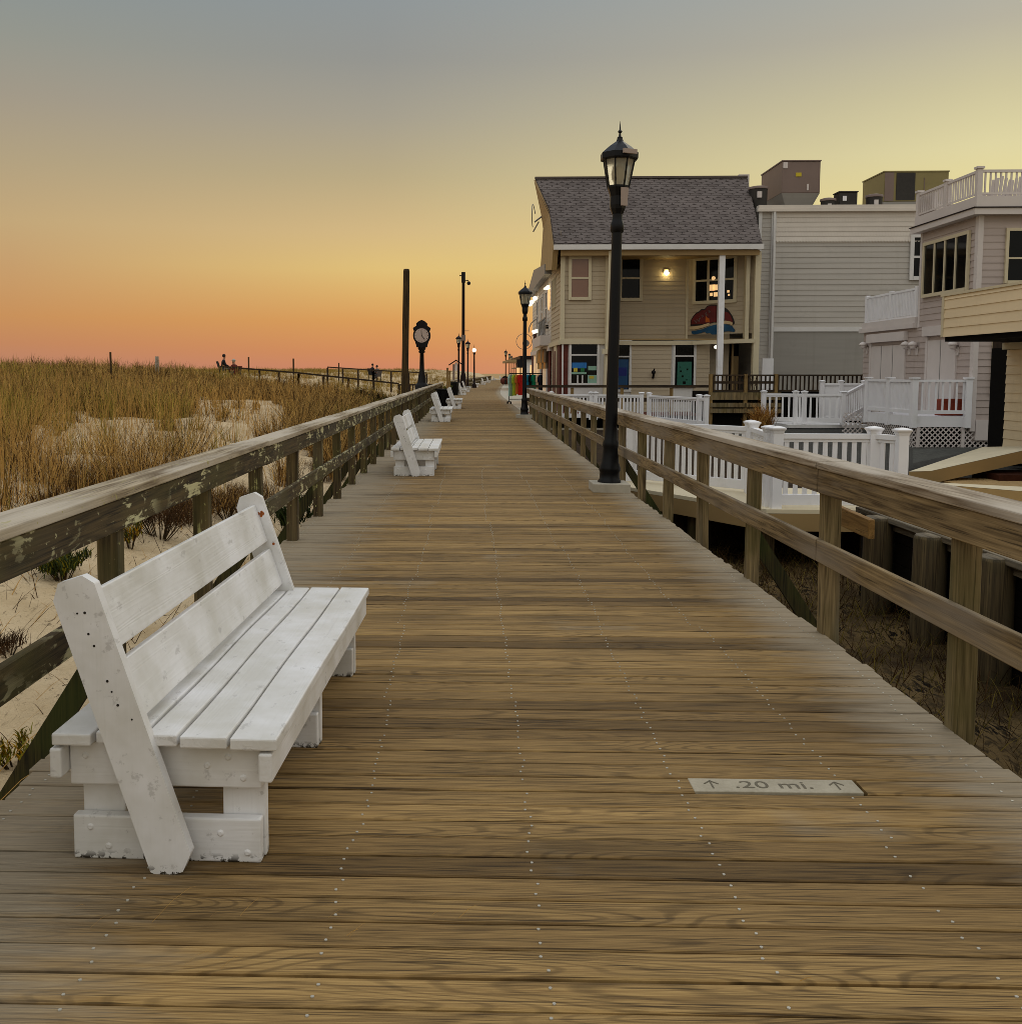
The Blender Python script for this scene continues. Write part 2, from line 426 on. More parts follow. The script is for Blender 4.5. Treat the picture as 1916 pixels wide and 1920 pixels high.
# ------------------------------------------------------------------ layout functions
def off(Y):                                   # the boardwalk drifts to the right far away
    return .0437 * (math.sqrt((Y - 80) ** 2 + 225) + (Y - 80)) / 2 - .0437 * 0.55
def slope(Y): return (off(Y + .5) - off(Y - .5))
XL, XR = -1.80, 2.20

# ------------------------------------------------------------------ boardwalk
def build_deck():
    vs, fs, mi, tone, seed, acr = [], [], [], [], [], []
    Y = .4; pitch_ = .1335
    r = random.Random(3)
    plate = G(1450, 1480)
    plank_rows = []
    while Y < 262:
        w = pitch_ - .0095 + r.uniform(-.0015, .0015)
        o = off(Y); th = math.atan(slope(Y))
        lo, hi = XL + r.uniform(-.02, .02), XR + r.uniform(-.012, .012)
        cuts = [lo, hi]
        if r.random() < (.05 if Y < 9 else .2) and not 3.2 < Y < 4.6: cuts = [lo, r.choice((-1.06, -.42, .22, .84, 1.46)) + .0, hi]
        dz = r.uniform(-.0025, .0025) if Y < 60 else 0
        base_t = min(max(r.gauss(.55, .25), 0), 1)
        for a, b in zip(cuts, cuts[1:]):
            segs = [(a + .0015, b - .0015)]
            if abs(Y + w / 2 - plate.y) < pitch_ * .5:
                segs = [(a, .872), (1.535, b)]
            for sa, sb in segs:
                tn = min(max(base_t + r.uniform(-.1, .1), 0), 1); sd = r.random()
                c = .0048 if Y < 30 else .001
                bw = r.uniform(-.0012, .0012)
                prof = [(0, -.045), (0, -c + dz), (c, dz), (w - c, dz), (w, -c + dz), (w, -.045)]
                k0 = len(vs)
                for xx in (sa, sb):
                    for (u, z) in prof:
                        yy = Y + u + (bw if xx == sb else 0)
                        vs.append((o + xx, yy - xx * math.tan(th), z))
                n = 6
                q = [(k0+i, k0+n+i, k0+n+i+1, k0+i+1) for i in range(n - 1)]
                q.append(tuple(k0 + i for i in range(n))); q.append(tuple(reversed([k0 + n + i for i in range(n)])))
                for f in q:
                    fs.append(f); mi.append(0); tone.append(tn); seed.append(sd)
        plank_rows.append((Y, w, dz)); Y += pitch_
    # nail heads, two to a joist
    jit = [0] * 7
    for i, (Y, w, dz) in enumerate(plank_rows):
        if Y > 17: break
        if i % 11 == 0: jit = [r.uniform(-.035, .035) for _ in range(7)]
        for k, jx in enumerate((-1.68, -1.06, -.42, .22, .84, 1.46, 2.08)):
            for fr in (.24, .76):
                if r.random() < .06: continue
                cx = jx + jit[k] + r.uniform(-.012, .012); cy = Y + w * fr + r.uniform(-.008, .008)
                if abs(cy - plate.y) < .07 and .87 < cx < 1.54: continue
                rad = .0051; k0 = len(vs)
                for a in range(7): vs.append((cx + rad * math.cos(a * 2 * PI / 7), cy + rad * math.sin(a * 2 * PI / 7), dz + .0028))
                for a in range(7): vs.append((cx + rad * math.cos(a * 2 * PI / 7), cy + rad * math.sin(a * 2 * PI / 7), dz - .001))
                fs.append(tuple(range(k0, k0 + 7))); mi.append(1); tone.append(.5); seed.append(0)
                for a in range(7):
                    b = (a + 1) % 7; fs.append((k0 + 7 + a, k0 + 7 + b, k0 + b, k0 + a)); mi.append(1); tone.append(.5); seed.append(0)
    me = bpy.data.meshes.new('boardwalk'); me.from_pydata(vs, [], fs); me.update()
    me.materials.append(M['deck']); me.materials.append(M['galv'])
    me.polygons.foreach_set('material_index', mi)
    for nm, dat in (('tone', tone), ('seed', seed)):
        a = me.attributes.new(nm, 'FLOAT', 'FACE'); a.data.foreach_set('value', dat)
    a = me.attributes.new('across', 'FLOAT', 'POINT')
    a.data.foreach_set('value', [(x - off(y) - XL) / (XR - XL) for x, y, z in vs])
    o = bpy.data.objects.new('boardwalk', me); COL.objects.link(o); tag(o, kind='structure')
    # the joists and dark space under the boards
    b = MB()
    for jx in (-1.68, -1.06, -.42, .22, .84, 1.46, 2.08): b.box((jx - .03, .4, -.32), (jx + .03, 66, -.05))
    for y in np.arange(1, 66, 3.3): b.box((-1.72, y, -.56), (2.12, y + .14, -.325))
    b.build('joists', M['dark_wood'], o)
build_deck()

# stone mile marker
pl = G(1450, 1480)
mk = empty('mile_marker', (1.2035, pl.y, 0)); tag(mk, 'pale stone mile marker set flush into the boardwalk planks', 'marker')
row0 = .4 + math.floor((pl.y - .4) / .1335) * .1335
pc = row0 + .063
mk.location = (1.2035, pc, 0)
t = NT('marker_stone'); n = t.noise(t.obj(), 60, 5, .7); n2 = t.noise(t.obj(), 7, 4, .6)
t.bump(n, .25, .002)
M['stone'] = t.fin(t.mix(t.mr(t.math('ADD', t.math('MULTIPLY', n, .4), t.math('MULTIPLY', n2, .6)), .35, .65), C(146, 136, 114, 1.05), C(174, 164, 142, 1.05)), .6)
b = MB(); b.box((-.326, -.0615, -.04), (.326, .0615, .002)); b.build('slab', M['stone'], mk, origin=(0, 0, 0), bevel=.002)
M['engrave'] = paint('engraved_grey', C(112, 104, 86, .95), .8, .1, 30)
text_mesh('lettering', '.20 mi.', .092, M['engrave'], Matrix.Translation((-.005, .0, .0026)) @ Matrix.Scale(1.25, 4, (1, 0, 0)), mk, .0008)
for cx in (-.245, .245):
    b = MB()
    for p, q in (((cx, -.035), (cx, .036)), ((cx, .036), (cx - .028, .006)), ((cx, .036), (cx + .028, .006))):
        b.bar((p[0], p[1], .003), (q[0], q[1], .003), .006, .0016)
    b.build('arrow_mark', M['engrave'], mk, origin=(0, 0, 0))

# ------------------------------------------------------------------ benches
def make_bench():
    root = empty('white_bench')
    L = BL; th = .040
    r = random.Random(5)
    # three trestles: lower board, two uprights, upper board
    for y0 in (0.045, L * .5 - .02, L - .085):
        b = MB(); b.box((.0, y0 - .045, .0), (.635, y0 - .003, .150))
        b.build('foot_board', M['bench_x'], root, origin=(0, 0, 0), bevel=.006, seg=2)
        b = MB(); b.box((-.005, y0 - .045, .255), (.640, y0 - .003, .402))
        b.build('apron_board', M['bench_x'], root, origin=(0, 0, 0), bevel=.006, seg=2)
        for x in (.018, .497):
            b = MB(); b.box((x, y0, .004), (x + .145, y0 + .040, .400)); b.build('leg', M['bench_z'], root, origin=(0, 0, 0), bevel=.005, seg=2)
    # long rails under the seat edges
    b = MB(); b.box((-.046, -.06, .300), (-.007, L + .03, .398)); b.build('rear_rail', M['bench_y'], root, origin=(0, 0, 0), bevel=.006, seg=2)
    b = MB(); b.box((.645, -.06, .300), (.690, L + .03, .395)); b.build('front_rail', M['bench_y'], root, origin=(0, 0, 0), bevel=.006, seg=2)
    # seat boards
    for i, (x0, x1) in enumerate(((-.040, .092), (.103, .262), (.273, .376), (.386, .541), (.551, .705))):
        b = MB(); e = r.uniform(-.012, .012); z = .404 + r.uniform(0, .004)
        n = 8; vs = []
        for k in range(n + 1):
            ya, yb = (-.055, L + .035) if i != 1 else (-.040, L - .048)
            y = ya + (yb - ya) * k / n
            sag = .004 * math.sin(k * 1.3 + i)
            vs += [(x0, y, z + sag), (x1, y, z + sag), (x1, y, z + th + sag), (x0, y, z + th + sag)]
        fs = [(0, 1, 2, 3), (4*n+3, 4*n+2, 4*n+1, 4*n)]
        for k in range(n):
            o = 4 * k
            fs += [(o+4, o+5, o+1, o), (o+5, o+6, o+2, o+1), (o+6, o+7, o+3, o+2), (o+7, o+4, o, o+3)]
        b.add(vs, fs); b.build('seat_board', M['bench_y'], root, origin=(0, 0, 0), bevel=.006, seg=2)
    # slanting braces that carry the back
    p0 = Vector((.372, 0, -.0)); p1 = Vector((.052, 0, .965)); d = (p1 - p0).normalized(); s = Vector((d.z, 0, -d.x))
    Lb = (p1 - p0).length
    for y0, yy in ((-.088, 0), (L - .085 + .044, 1)):
        w = .074
        outl = [(-w, .03), (-w + .03, .0), (w - .045, .0), (w, .05), (w, Lb - .035), (w - .03, Lb), (-w + .035, Lb), (-w, Lb - .05)]
        b = MB(); b.prism(outl, p0 + Vector((0, y0 + .041, 0)), s, d, (0, -.041, 0))
        o = b.build('back_brace', M['bench_z'], root, origin=(0, 0, 0), bevel=.005, seg=2, fixn=True)
        if yy == 0:
            for u, q in ((-.012, .86), (.012, .855), (.0, .79), (.004, .75), (.006, .635), (.008, .60), (.012, .555), (.04, .50)):
                c = p0 + s * u + d * q * (Lb / .965) + Vector((0, y0 - .001, 0))
                h = MB(); h.tube(c + Vector((0, .004, 0)), c, 0.0034 + .0008 * ((q * 100) % 2), None, 8, 0); h.build('nail_hole', M['hole'], o, origin=(0, 0, 0))
    for (x, z) in ((.05, .355), (.46, .33), (.53, .36), (.06, .11), (.12, .045), (.50, .10), (.59, .035), (.58, .29)):
        nb = MB(); nb.tube((x, .0, z), (x, -.005, z), .0125, .007, 8); nb.build('bolt_head', M['bench_x'], root, origin=(0, 0, 0))
    # back slats let in between the braces
    for q, hh in ((.806, .208), (.570, .206)):
        c = p0 + d * (q * (Lb / .965)) + s * .012
        b = MB(); b.bar(c + Vector((0, -.046, 0)), c + Vector((0, L - .043, 0)), .038, hh, up=d)
        b.build('back_slat', M['bench_y'], root, origin=(0, 0, 0), bevel=.005, seg=2)
    return root
A = G(521, 1375, .444); B_ = G(692, 1099, .444)
BL = (B_ - A).length - .10
bench = make_bench()
gB = 'white benches along the dune side of the boardwalk'
c0 = G(130, 1620, 0)
bench.location = (c0.x, c0.y + .04, 0); bench.rotation_euler = (0, 0, -math.atan((B_.x - A.x) / (B_.y - A.y)))
tag(bench, 'white slatted wooden bench nearest the camera, rust spots on its far brace', 'bench', gB)
pp0 = Vector((.372, 0, 0)); pp1 = Vector((.052, 0, .965)); dd = (pp1 - pp0).normalized(); ss = Vector((dd.z, 0, -dd.x))
for u, q, rr in ((.03, .90, .010), (.05, .895, .012), (.04, .885, .008), (.055, .72, .008), (.05, .905, .007)):
    c = pp0 + ss * u + dd * q + Vector((0, BL - .0405, 0))
    rb = MB(); rb.tube(c + Vector((0, -.0012, 0)), c + Vector((0, .002, 0)), rr, None, 7); rb.build('rust_spot', M['rust'], bench, origin=(0, 0, 0))
far = [((738, 893), 'second white bench from the camera, standing alone on open planks'),
       ((808, 791), 'third white bench, in front of the first black litter bin'),
       ((838, 767), 'white bench between the two black litter bins'),
       ((857, 741), 'white bench just past the second black litter bin'),
       ((866, 735), 'white bench close behind the one past the second bin'),
       ((886, 726), 'white bench beyond the lit lamp post on the left'),
       ((902, 721), 'small distant white bench, fourth from the far end'),
       ((912, 717), 'small distant white bench, third from the far end'),
       ((924, 713), 'tiny distant white bench, last but one before the bend'),
       ((936, 710), 'tiny farthest white bench at the bend of the boardwalk')]
for (px, py), lab in far:
    g = G(px, py, 0); c = copy_tree(bench)
    for ch in list(c.children):
        if ch.name.startswith('rust_spot'): bpy.data.objects.remove(ch)
    c.location = (g.x, g.y + .05, 0); c.rotation_euler = (0, 0, -math.atan(slope(g.y))); c['label'] = lab

# ------------------------------------------------------------------ railings of the boardwalk
def railing(name, label, side, y0, y1, posts, mats, x_in, strut_every, strut_phase):
    root = wthing(name, (x_in, y0, 0), label, 'railing')
    sg = -1 if side == 'L' else 1            # outward direction
    r = random.Random(11 if side == 'L' else 12)
    capm, longm, postm = mats
    ys = [y0] + [p for i, p in enumerate(posts) if i % 3 == (1 if side == 'L' else 0) and y0 + 1 < p < y1 - 1] + [y1]
    for a, bb in zip(ys, ys[1:]):
        dz = r.uniform(-.006, .006); dx = r.uniform(-.006, .006)
        b = MB(); xa, xb = x_in - sg * .055 + dx, x_in + sg * .155 + dx
        b.box((min(xa, xb), a + .003, 1.035 + dz), (max(xa, xb), bb - .003, 1.078 + dz)); b.build('cap_board', capm, root, bevel=.006, seg=2)
        b = MB(); xa, xb = x_in - sg * .042 + dx, x_in - sg * .002
        b.box((min(xa, xb), a + .002, .885 + dz), (max(xa, xb), bb - .002, 1.031 + dz)); b.build('face_board', longm, root, bevel=.005)
        b = MB(); xa, xb = x_in - sg * .040 + dx, x_in - sg * .002
        b.box((min(xa, xb), a + .002, .455 + dz), (max(xa, xb), bb - .002, .592 + dz)); b.build('middle_rail', longm, root, bevel=.005)
    for i, p in enumerate(posts):
        if not (y0 <= p <= y1): continue
        b = MB(); w = .098 + r.uniform(-.004, .006)
        bot = -.55 if side == 'R' else -.5
        xa, xb = x_in, x_in + sg * w
        tx = r.uniform(-.01, .01); n0 = len(b.v)
        b.box((min(xa, xb), p - w / 2, bot), (max(xa, xb), p + w / 2, 1.034))
        b.v = [(x + tx * z, y, z) for x, y, z in b.v]
        b.build('post', postm, root, bevel=.006)
        if i % strut_every == strut_phase:
            b = MB(); xo = x_in + sg * w
            b.bar((xo - sg * .02, p + .075, .34), (xo + sg * .60, p + .075, -.62), .05, .11, up=(0, 0, 1))
            b.build('knee_brace', M['moss_wood'], root)
            b = MB(); b.bar((xo - sg * .5, p + .12, -.55), (xo + sg * .42, p + .12, -.55), .05, .16); b.build('outrigger', M['moss_wood'], root)
    return root
lposts = [4.62 - 1.62 * 2 + 1.62 * k for k in range(38)]
railing('wooden_railing', 'lichen stained grey wooden railing on the dune side of the boardwalk', 'L', .5, 62.0, lposts,
        (M['lcap_y'], M['lrail_y'], M['lrail_z']), -1.665, 2, 0)
rposts = [4.46 - 1.67 * 2 + 1.67 * k for k in range(22)]
railing('wooden_railing', 'brown wooden railing on the buildings side of the boardwalk', 'R', .5, 37.6, rposts,
        (M['cap_y'], M['rail_y'], M['rail_z']), 2.195, 4, 0)
# far continuation of the dune-side railing
b = MB(); fr = wthing('wooden_railing', (-2.0, 72, 0), 'distant wooden railing on the dune side beyond the gap', 'railing')
for y in np.arange(78, 240, 4.0):
    x = off(y) - 1.72; x2 = off(y + 4) - 1.72
    b.bar((x, y, 1.05), (x2, y + 4, 1.05), .2, .05); b.bar((x, y, .93), (x2, y + 4, .93), .04, .14); b.bar((x, y, .5), (x2, y + 4, .5), .04, .14)
b.build('rails', M['lcap_y'], fr)
b = MB()
for y in np.arange(78, 240, 2.0): b.box((off(y) - 1.77, y - .05, -.4), (off(y) - 1.67, y + .05, 1.0))
b.build('posts', M['lrail_z'], fr)

# ------------------------------------------------------------------ street lamps
def lamp_glass_frame(root, lit=False, mat=None):
    mat = mat or M['black']
    b = MB()   # base and shaft
    b.lathe([(.215, .113), (.215, .14), (.185, .17), (.18, .26), (.20, .29), (.195, .33), (.165, .40), (.145, .52), (.135, .60), (.145, .63), (.145, .69), (.122, .73), (.112, .95)], n=16)
    b.build('post_base', mat, root, origin=(0, 0, 0))
    b = MB(); b.lathe([(.112, .9), (.100, 2.2), (.094, 3.66)], n=16)
    b.lathe([(.094, 3.62), (.122, 3.64), (.122, 3.74), (.10, 3.78), (.092, 3.84), (.092, 3.90)], n=16); b.build('shaft', mat, root, origin=(0, 0, 0))
    b = MB(); b.lathe([(.10, 3.88), (.138, 3.95), (.148, 4.0), (.148, 4.12), (.172, 4.18), (.20, 4.235), (.20, 4.25)], n=8, smooth=False, rot=PI / 8); b.build('lantern_cup', mat, root, origin=(0, 0, 0))
    b = MB(); n = 8
    for i in range(n):
        a = 2 * PI * i / n + PI / 8
        b.bar((.195 * math.cos(a), .195 * math.sin(a), 4.24), (.285 * math.cos(a), .285 * math.sin(a), 4.62), .022, .022, up=(math.cos(a), math.sin(a), 0))
    b.lathe([(.18, 4.24), (.205, 4.24), (.205, 4.262), (.18, 4.262)], n=8, smooth=False, rot=PI / 8)
    cage = b.build('lantern_cage', mat, root, origin=(0, 0, 0))
    b = MB()
    for i in range(n):
        a = 2 * PI * i / n + PI / 8; c = 2 * PI * (i + 1) / n + PI / 8
        r0, r1 = .188, .276
        v = [(r0*math.cos(a), r0*math.sin(a), 4.262), (r0*math.cos(c), r0*math.sin(c), 4.262), (r1*math.cos(c), r1*math.sin(c), 4.615), (r1*math.cos(a), r1*math.sin(a), 4.615)]
        b.add(v, [(0, 1, 2, 3)])
    b.build('lantern_glass', M['lampglass'], cage, origin=(0, 0, 0))
    b = MB(); b.lathe([(.05, 4.25), (.05, 4.32), (.085, 4.36), (.095, 4.44), (.07, 4.53), (.02, 4.57)], n=12)
    b.build('bulb', M['white_lamp'] if lit else M['beige_trim'], root, origin=(0, 0, 0))
    b = MB()
    b.lathe([(.30, 4.61), (.335, 4.615), (.345, 4.63), (.345, 4.705), (.335, 4.71), (.20, 4.80), (.07, 4.87), (.05, 4.91), (.052, 4.925), (.022, 4.945), (.018, 4.985), (.04, 5.0), (.04, 5.012), (.016, 5.03), (.003, 5.15)], n=8, smooth=False, rot=PI / 8)
    b.build('lantern_roof', mat, root, origin=(0, 0, 0))

def make_lamp(mat, name='street_lamp'):
    root = empty(name)
    b = MB(); b.lathe([(.36, 0), (.36, .11), (.35, .118), (.0001, .118)], n=4, smooth=False, rot=PI / 4); b.build('footing', M['concrete'], root, origin=(0, 0, 0))
    lamp_glass_frame(root, mat=mat)
    for o in [c for c in root.children_recursive if not c.name.startswith('footing')]:      # slim the turned profile to the photographed girth
        for vv in o.data.vertices: vv.co.x *= .75; vv.co.y *= .75; vv.co.z = .118 + (vv.co.z - .118) * .972
    return root
lamp = make_lamp(M['black']); gl = 'lantern street lamps along the boardwalk'
g = G(1147, 924, 0); lamp.location = (g.x, g.y + .26, 0); lamp.rotation_euler = (0, math.radians(.95), 0)
tag(lamp, 'nearest tall black lantern street lamp beside the brown railing', 'street lamp', gl)
# peeled pale panels on the nearest lantern
b = MB()
a0 = -PI / 2 + PI / 8
def ring_patch(b, r, z0, z1, a, c):
    b.add([(r*math.cos(a), r*math.sin(a), z0), (r*math.cos(c), r*math.sin(c), z0), (r*math.cos(c), r*math.sin(c), z1), (r*math.cos(a), r*math.sin(a), z1)], [(0, 1, 2, 3)])
ring_patch(b, .347, 4.638, 4.70, -PI / 2 + PI / 8 - PI / 8, -PI / 2 + PI / 8 + PI / 8)
b = MB()
b.prism([(-.10, 0), (.10, 0), (.10, .058), (-.10, .058)], (.098, -.236, 4.64), (.924, .383, 0), (0, 0, 1), (.012, -.03, 0))
b.prism([(-.045, 0), (.045, 0), (.055, .24), (-.055, .24)], (.062, -.112, 3.98), (.924, .383, 0), (0, 0, 1), (.008, -.02, 0))
b.build('patch_panel', paint('pale_patch', C(150, 134, 124, 1.2), .5, .05), lamp, origin=(0, 0, .11), fixn=True)
lamp2 = copy_tree(lamp)
for ch in list(lamp2.children):
    if ch.name.startswith('patch_panel'): bpy.data.objects.remove(ch)
g = G(983, 783, 0); lamp2.location = (g.x, g.y, 0); lamp2.rotation_euler = (0, 0, .2)
lamp2['label'] = 'second tall lantern street lamp, standing by the racks of shirts'
proto = make_lamp(M['maroon'])
rows = [(860, 83, 'street lamp by the small roofed notice board', -1), (877, 97, 'street lamp right of the tall camera mast', -1)]
first = True
def place_lamp(x, y, lab):
    global first
    o = proto if first else copy_tree(proto); first = False
    o.location = (x, y, 0); o.rotation_euler = (0, 0, random.uniform(0, 1)); tag(o, lab, 'street lamp', gl); return o
for px, Y, lab, _ in rows: place_lamp(PY(px, 700, Y).x, Y, lab)
names = ['first', 'second', 'third', 'fourth', 'fifth', 'sixth']
for k, (px, Y) in enumerate(((948, 136), (955, 157), (959, 178), (963, 200), (967, 222), (971, 246))):
    place_lamp(PY(px, 700, Y).x, Y, 'distant dark street lamp, %s in the right-hand row' % names[k])
# globe lamp that is lit
gx = PY(889, 700, 112).x
gr = empty('globe_lamp', (gx, 112, 0)); tag(gr, 'lit white globe street lamp on a slim dark post', 'street lamp')
b = MB(); b.lathe([(.28, 0), (.26, .3), (.14, .5), (.10, 1.0), (.08, 3.7), (.15, 3.9), (.14, 4.0)], n=12); b.build('post', M['maroon'], gr, origin=(0, 0, 0))
b = MB(); b.sphere((0, 0, 4.24), .23, 12); b.build('globe', M['white_lamp'], gr, origin=(0, 0, 0))
b = MB(); b.lathe([(.05, 4.53), (.04, 4.6), (.003, 4.95)], n=8); b.build('finial', M['maroon'], gr, origin=(0, 0, 0))

# tall camera mast
Y = 87.0; x = PY(868.5, 700, Y).x
ms = empty('camera_mast', (x, Y, 0)); tag(ms, 'tall thin dark mast with a camera near its top', 'mast')
top = PY(869, 510, Y).z
b = MB(); b.lathe([(.26, 0), (.24, 1.4), (.15, 1.7), (.14, 5), (.13, top)], n=10); b.build('mast_tube', M['maroon'], ms, origin=(0, 0, 0))
b = MB(); b.lathe([(.17, top - .9), (.17, top)], n=10); b.bar((0, 0, top - .3), (-.35, 0, top - .3), .08, .08); b.build('head_collar', M['iron'], ms, origin=(0, 0, 0))
b = MB(); b.bar((0, 0, top - .75), (.45, 0, top - .72), .07, .07); b.sphere((.47, 0, top - .95), .17, 8); b.build('camera_dome', M['iron'], ms, origin=(0, 0, 0))
zc = PY(869, 633, Y).z
b = MB(); b.lathe([(.2, zc - .25), (.2, zc + .25)], n=10); b.bar((0, 0, zc + .6), (.5, 0, zc + .6), .05, .05); b.build('junction_box', M['hvac'], ms, origin=(0, 0, 0))

# round wooden pole behind the dune railing
Y = 33.0; p0 = PY(759, 760, Y); p1 = PY(762, 504, Y)
pr = wthing('wooden_pole', (p0.x, Y, -.2), 'bare round wooden pole behind the dune side railing', 'pole')
b = MB(); b.tube((p0.x - .02, Y, -.3), (p1.x, Y, p1.z - .08), .120, .108, 14); b.tube((p1.x, Y, p1.z - .08), (p1.x, Y, p1.z), .108, .085, 14); b.build('shaft', M['pole_wood'], pr)

# street clock
Y = 54.0; cx = PY(791, 700, Y).x; zc = PY(791, 629, Y).z; s_ = Y / F_
ck = wthing('street_clock', (cx, Y, -.1), 'black cast iron street clock with a round white face', 'clock')
b = MB(); z0 = -.1
b.lathe([(.42, z0), (.42, .55), (.38, .62), (.40, .95), (.30, 1.05), (.24, 1.15), (.20, 1.5), (.13, 1.75), (.11, zc - .95), (.19, zc - .90), (.15, zc - .80), (.22, zc - .72), (.20, zc - .60)], (cx, Y, 0), 12); b.build('pedestal', M['iron'], ck)
R_ = 13.2 * s_; K = 16.2 * s_
out = [(math.cos(t) * K, math.sin(t) * K * 1.08) for t in np.linspace(-.25 * PI, 1.25 * PI, 26)]
out = [(math.cos(t) * K, math.sin(t) * K * 1.06) for t in np.linspace(-.22 * PI, 1.22 * PI, 26)] + [(-.30, -K * 1.12), (-.30, -K * 1.3), (-.20, -K * 1.36), (.20, -K * 1.36), (.30, -K * 1.3), (.30, -K * 1.12)]
b = MB(); b.prism(out, (cx, Y - .22, zc), (1, 0, 0), (0, 0, 1), (0, .44, 0))
b.prism([(-K*1.02, K*.86), (-K*.62, K*1.12), (-.30, K*1.38), (-.15, K*1.66), (0, K*1.78), (.15, K*1.66), (.30, K*1.38), (K*.62, K*1.12), (K*1.02, K*.86), (K*.9, K*.5), (-K*.9, K*.5)], (cx, Y - .20, zc), (1, 0, 0), (0, 0, 1), (0, .40, 0))
b.build('clock_case', M['iron'], ck, fixn=True)
b = MB(); b.tube((cx, Y - .215, zc), (cx, Y - .235, zc), R_, None, 32)
M['clockface'] = paint('clock_face', C(176, 158, 148, 1.2), .4, .04)
fc = b.build('clock_face', M['clockface'], ck)
b = MB()
b.bar((cx, Y - .245, zc - .04), (cx - .02, Y - .245, zc + R_ * .72), .025, .012, up=(0, 1, 0)); b.bar((cx, Y - .245, zc), (cx + R_ * .42, Y - .245, zc - R_ * .55), .03, .012, up=(0, 1, 0))
for k in range(12):
    a = k * PI / 6; b.bar((cx + R_ * .82 * math.sin(a), Y - .238, zc + R_ * .82 * math.cos(a)), (cx + R_ * .93 * math.sin(a), Y - .238, zc + R_ * .93 * math.cos(a)), .02, .006, up=(0, 1, 0))
hands = b.build('hands', M['iron'], fc, origin=ck.location)

# notice board with little roof
Y = 84.0; x = PY(855, 700, Y).x; zt = PY(855, 675, Y).z
nb = wthing('notice_board', (x, Y, 0), 'small notice board under a dark pitched roof', 'notice board')
b = MB(); b.box((x - .28, Y - .08, 0), (x - .10, Y + .08, zt - .35)); b.box((x + .1, Y - .08, 0), (x + .22, Y + .08, zt - .35)); b.build('stand', M['hvac'], nb)
b = MB(); b.bar((x - .62, Y, zt - .42), (x + .02, Y, zt), .5, .09); b.bar((x - .02, Y, zt), (x + .62, Y, zt - .42), .5, .09); b.build('roof', M['maroon'], nb)
b = MB(); b.box((x - .09, Y - .05, zt - .9), (x + .09, Y + .05, zt - .2)); b.build('panel', M['trim'], nb)

# two pale garden posts and litter bins
for px, zt_, lab in ((839, 1.95, 'taller pale wooden post at the gap in the dune railing'), (843, 1.75, 'shorter pale wooden post at the gap in the dune railing')):
    Y = 66.0; x = PY(px, 700, Y).x; b = MB(); b.box((x - .06, Y - .06, -.05), (x + .06, Y + .06, zt_)); b.box((x - .09, Y - .09, zt_), (x + .09, Y + .09, zt_ + .05))
    tag(b.build('wooden_post', M['tan_post'], origin=(x, Y, 0)), lab, 'post', 'pale posts at the gap')
def bin_(px, py, s, lab):
    g = G(px, py, 0); r = empty('litter_bin', (g.x, g.y, 0)); tag(r, lab, 'litter bin', 'black litter bins among the benches')
    b = MB(); b.lathe([(.26 * s, 0), (.30 * s, .05), (.35 * s, .80 * s)], n=18); b.build('body', M['black'], r, origin=(0, 0, 0))
    b = MB(); b.lathe([(.36 * s, .78 * s), (.40 * s, .80 * s), (.40 * s, .86 * s), (.30 * s, .87 * s), (.28 * s, .82 * s)], n=18); b.build('rim', M['iron'], r, origin=(0, 0, 0))
    b = MB()
    for k in range(12):
        a = k * PI / 6; b.bar((.335 * s * math.cos(a), .335 * s * math.sin(a), .12), (.365 * s * math.cos(a), .365 * s * math.sin(a), .74 * s), .03, .012, up=(math.cos(a), math.sin(a), 0))
    b.build('slats', M['black'], r, origin=(0, 0, 0))
bin_(831, 762, 1.0, 'black slatted litter bin behind the third bench')
bin_(850, 741, 1.15, 'farther black slatted litter bin')
# dark red planter by the first far lamp
g = G(947, 722, 0); r = empty('planter', (g.x, g.y, 0)); tag(r, 'dark red round planter at the foot of a distant lamp', 'planter')
b = MB(); b.lathe([(.3, 0), (.62, .35), (.68, .7), (.55, 1.0), (.45, 1.02)], n=14); b.build('pot', M['brick'], r, origin=(0, 0, 0))
b = MB(); b.lathe([(.45, 1.0), (.40, 1.15), (.05, 1.3)], n=10); b.build('soil', M['dark'], r, origin=(0, 0, 0))

# ------------------------------------------------------------------ ground
b = MB(); b.add([(-9000, -3000, -1.6), (9000, -3000, -1.6), (9000, 12000, -1.6), (-9000, 12000, -1.6)], [(0, 1, 2, 3)])
tag(b.build('ground', M['ground']), kind='structure')
def sstep(a, b, x):
    t = min(max((x - a) / (b - a), 0), 1); return t * t * (3 - 2 * t)
def dune_h(x, y):
    d = XL + off(y) - x
    h = -.50 + .75 * sstep(.2, 6, d) + .75 * sstep(5, 22, d)
    h += .62 * sstep(38, 58, y) * sstep(5, 14, d)
    h += .18 * sstep(100, 150, y) * sstep(3, 10, d)
    h += .9 * sstep(190, 300, y) * sstep(3, 10, d)
    h += (.24 * noise.noise((x * .30, y * .30, 0)) + .10 * noise.noise((x * .8, y * .8, 2))) * sstep(0, 3, d) + .05 * noise.noise((x * 1.7, y * 1.7, 3)) + .02 * noise.noise((x * 6, y * 6, 5))
    return h - 1.2 * sstep(0, -.6, d) 
xs = []; d = -.7
while d < 130: xs.append(d); d += .11 if d < 4 else .11 * (1 + (d - 4) * .35)
ys = []; y = .2
while y < 420: ys.append(y); y += .11 if y < 9 else .11 * (1 + (y - 9) * .16)
vs = [(XL + off(y) - d, y, dune_h(XL + off(y) - d, y)) for y in ys for d in xs]
nx = len(xs)
fs = [(j*nx+i, j*nx+i+1, (j+1)*nx+i+1, (j+1)*nx+i) for j in range(len(ys)-1) for i in range(nx-1)]
b = MB(); b.add(vs, [tuple(reversed(f)) for f in fs], 0, True); tag(b.build('sand_dune', M['sand'], fixn=False), kind='structure')
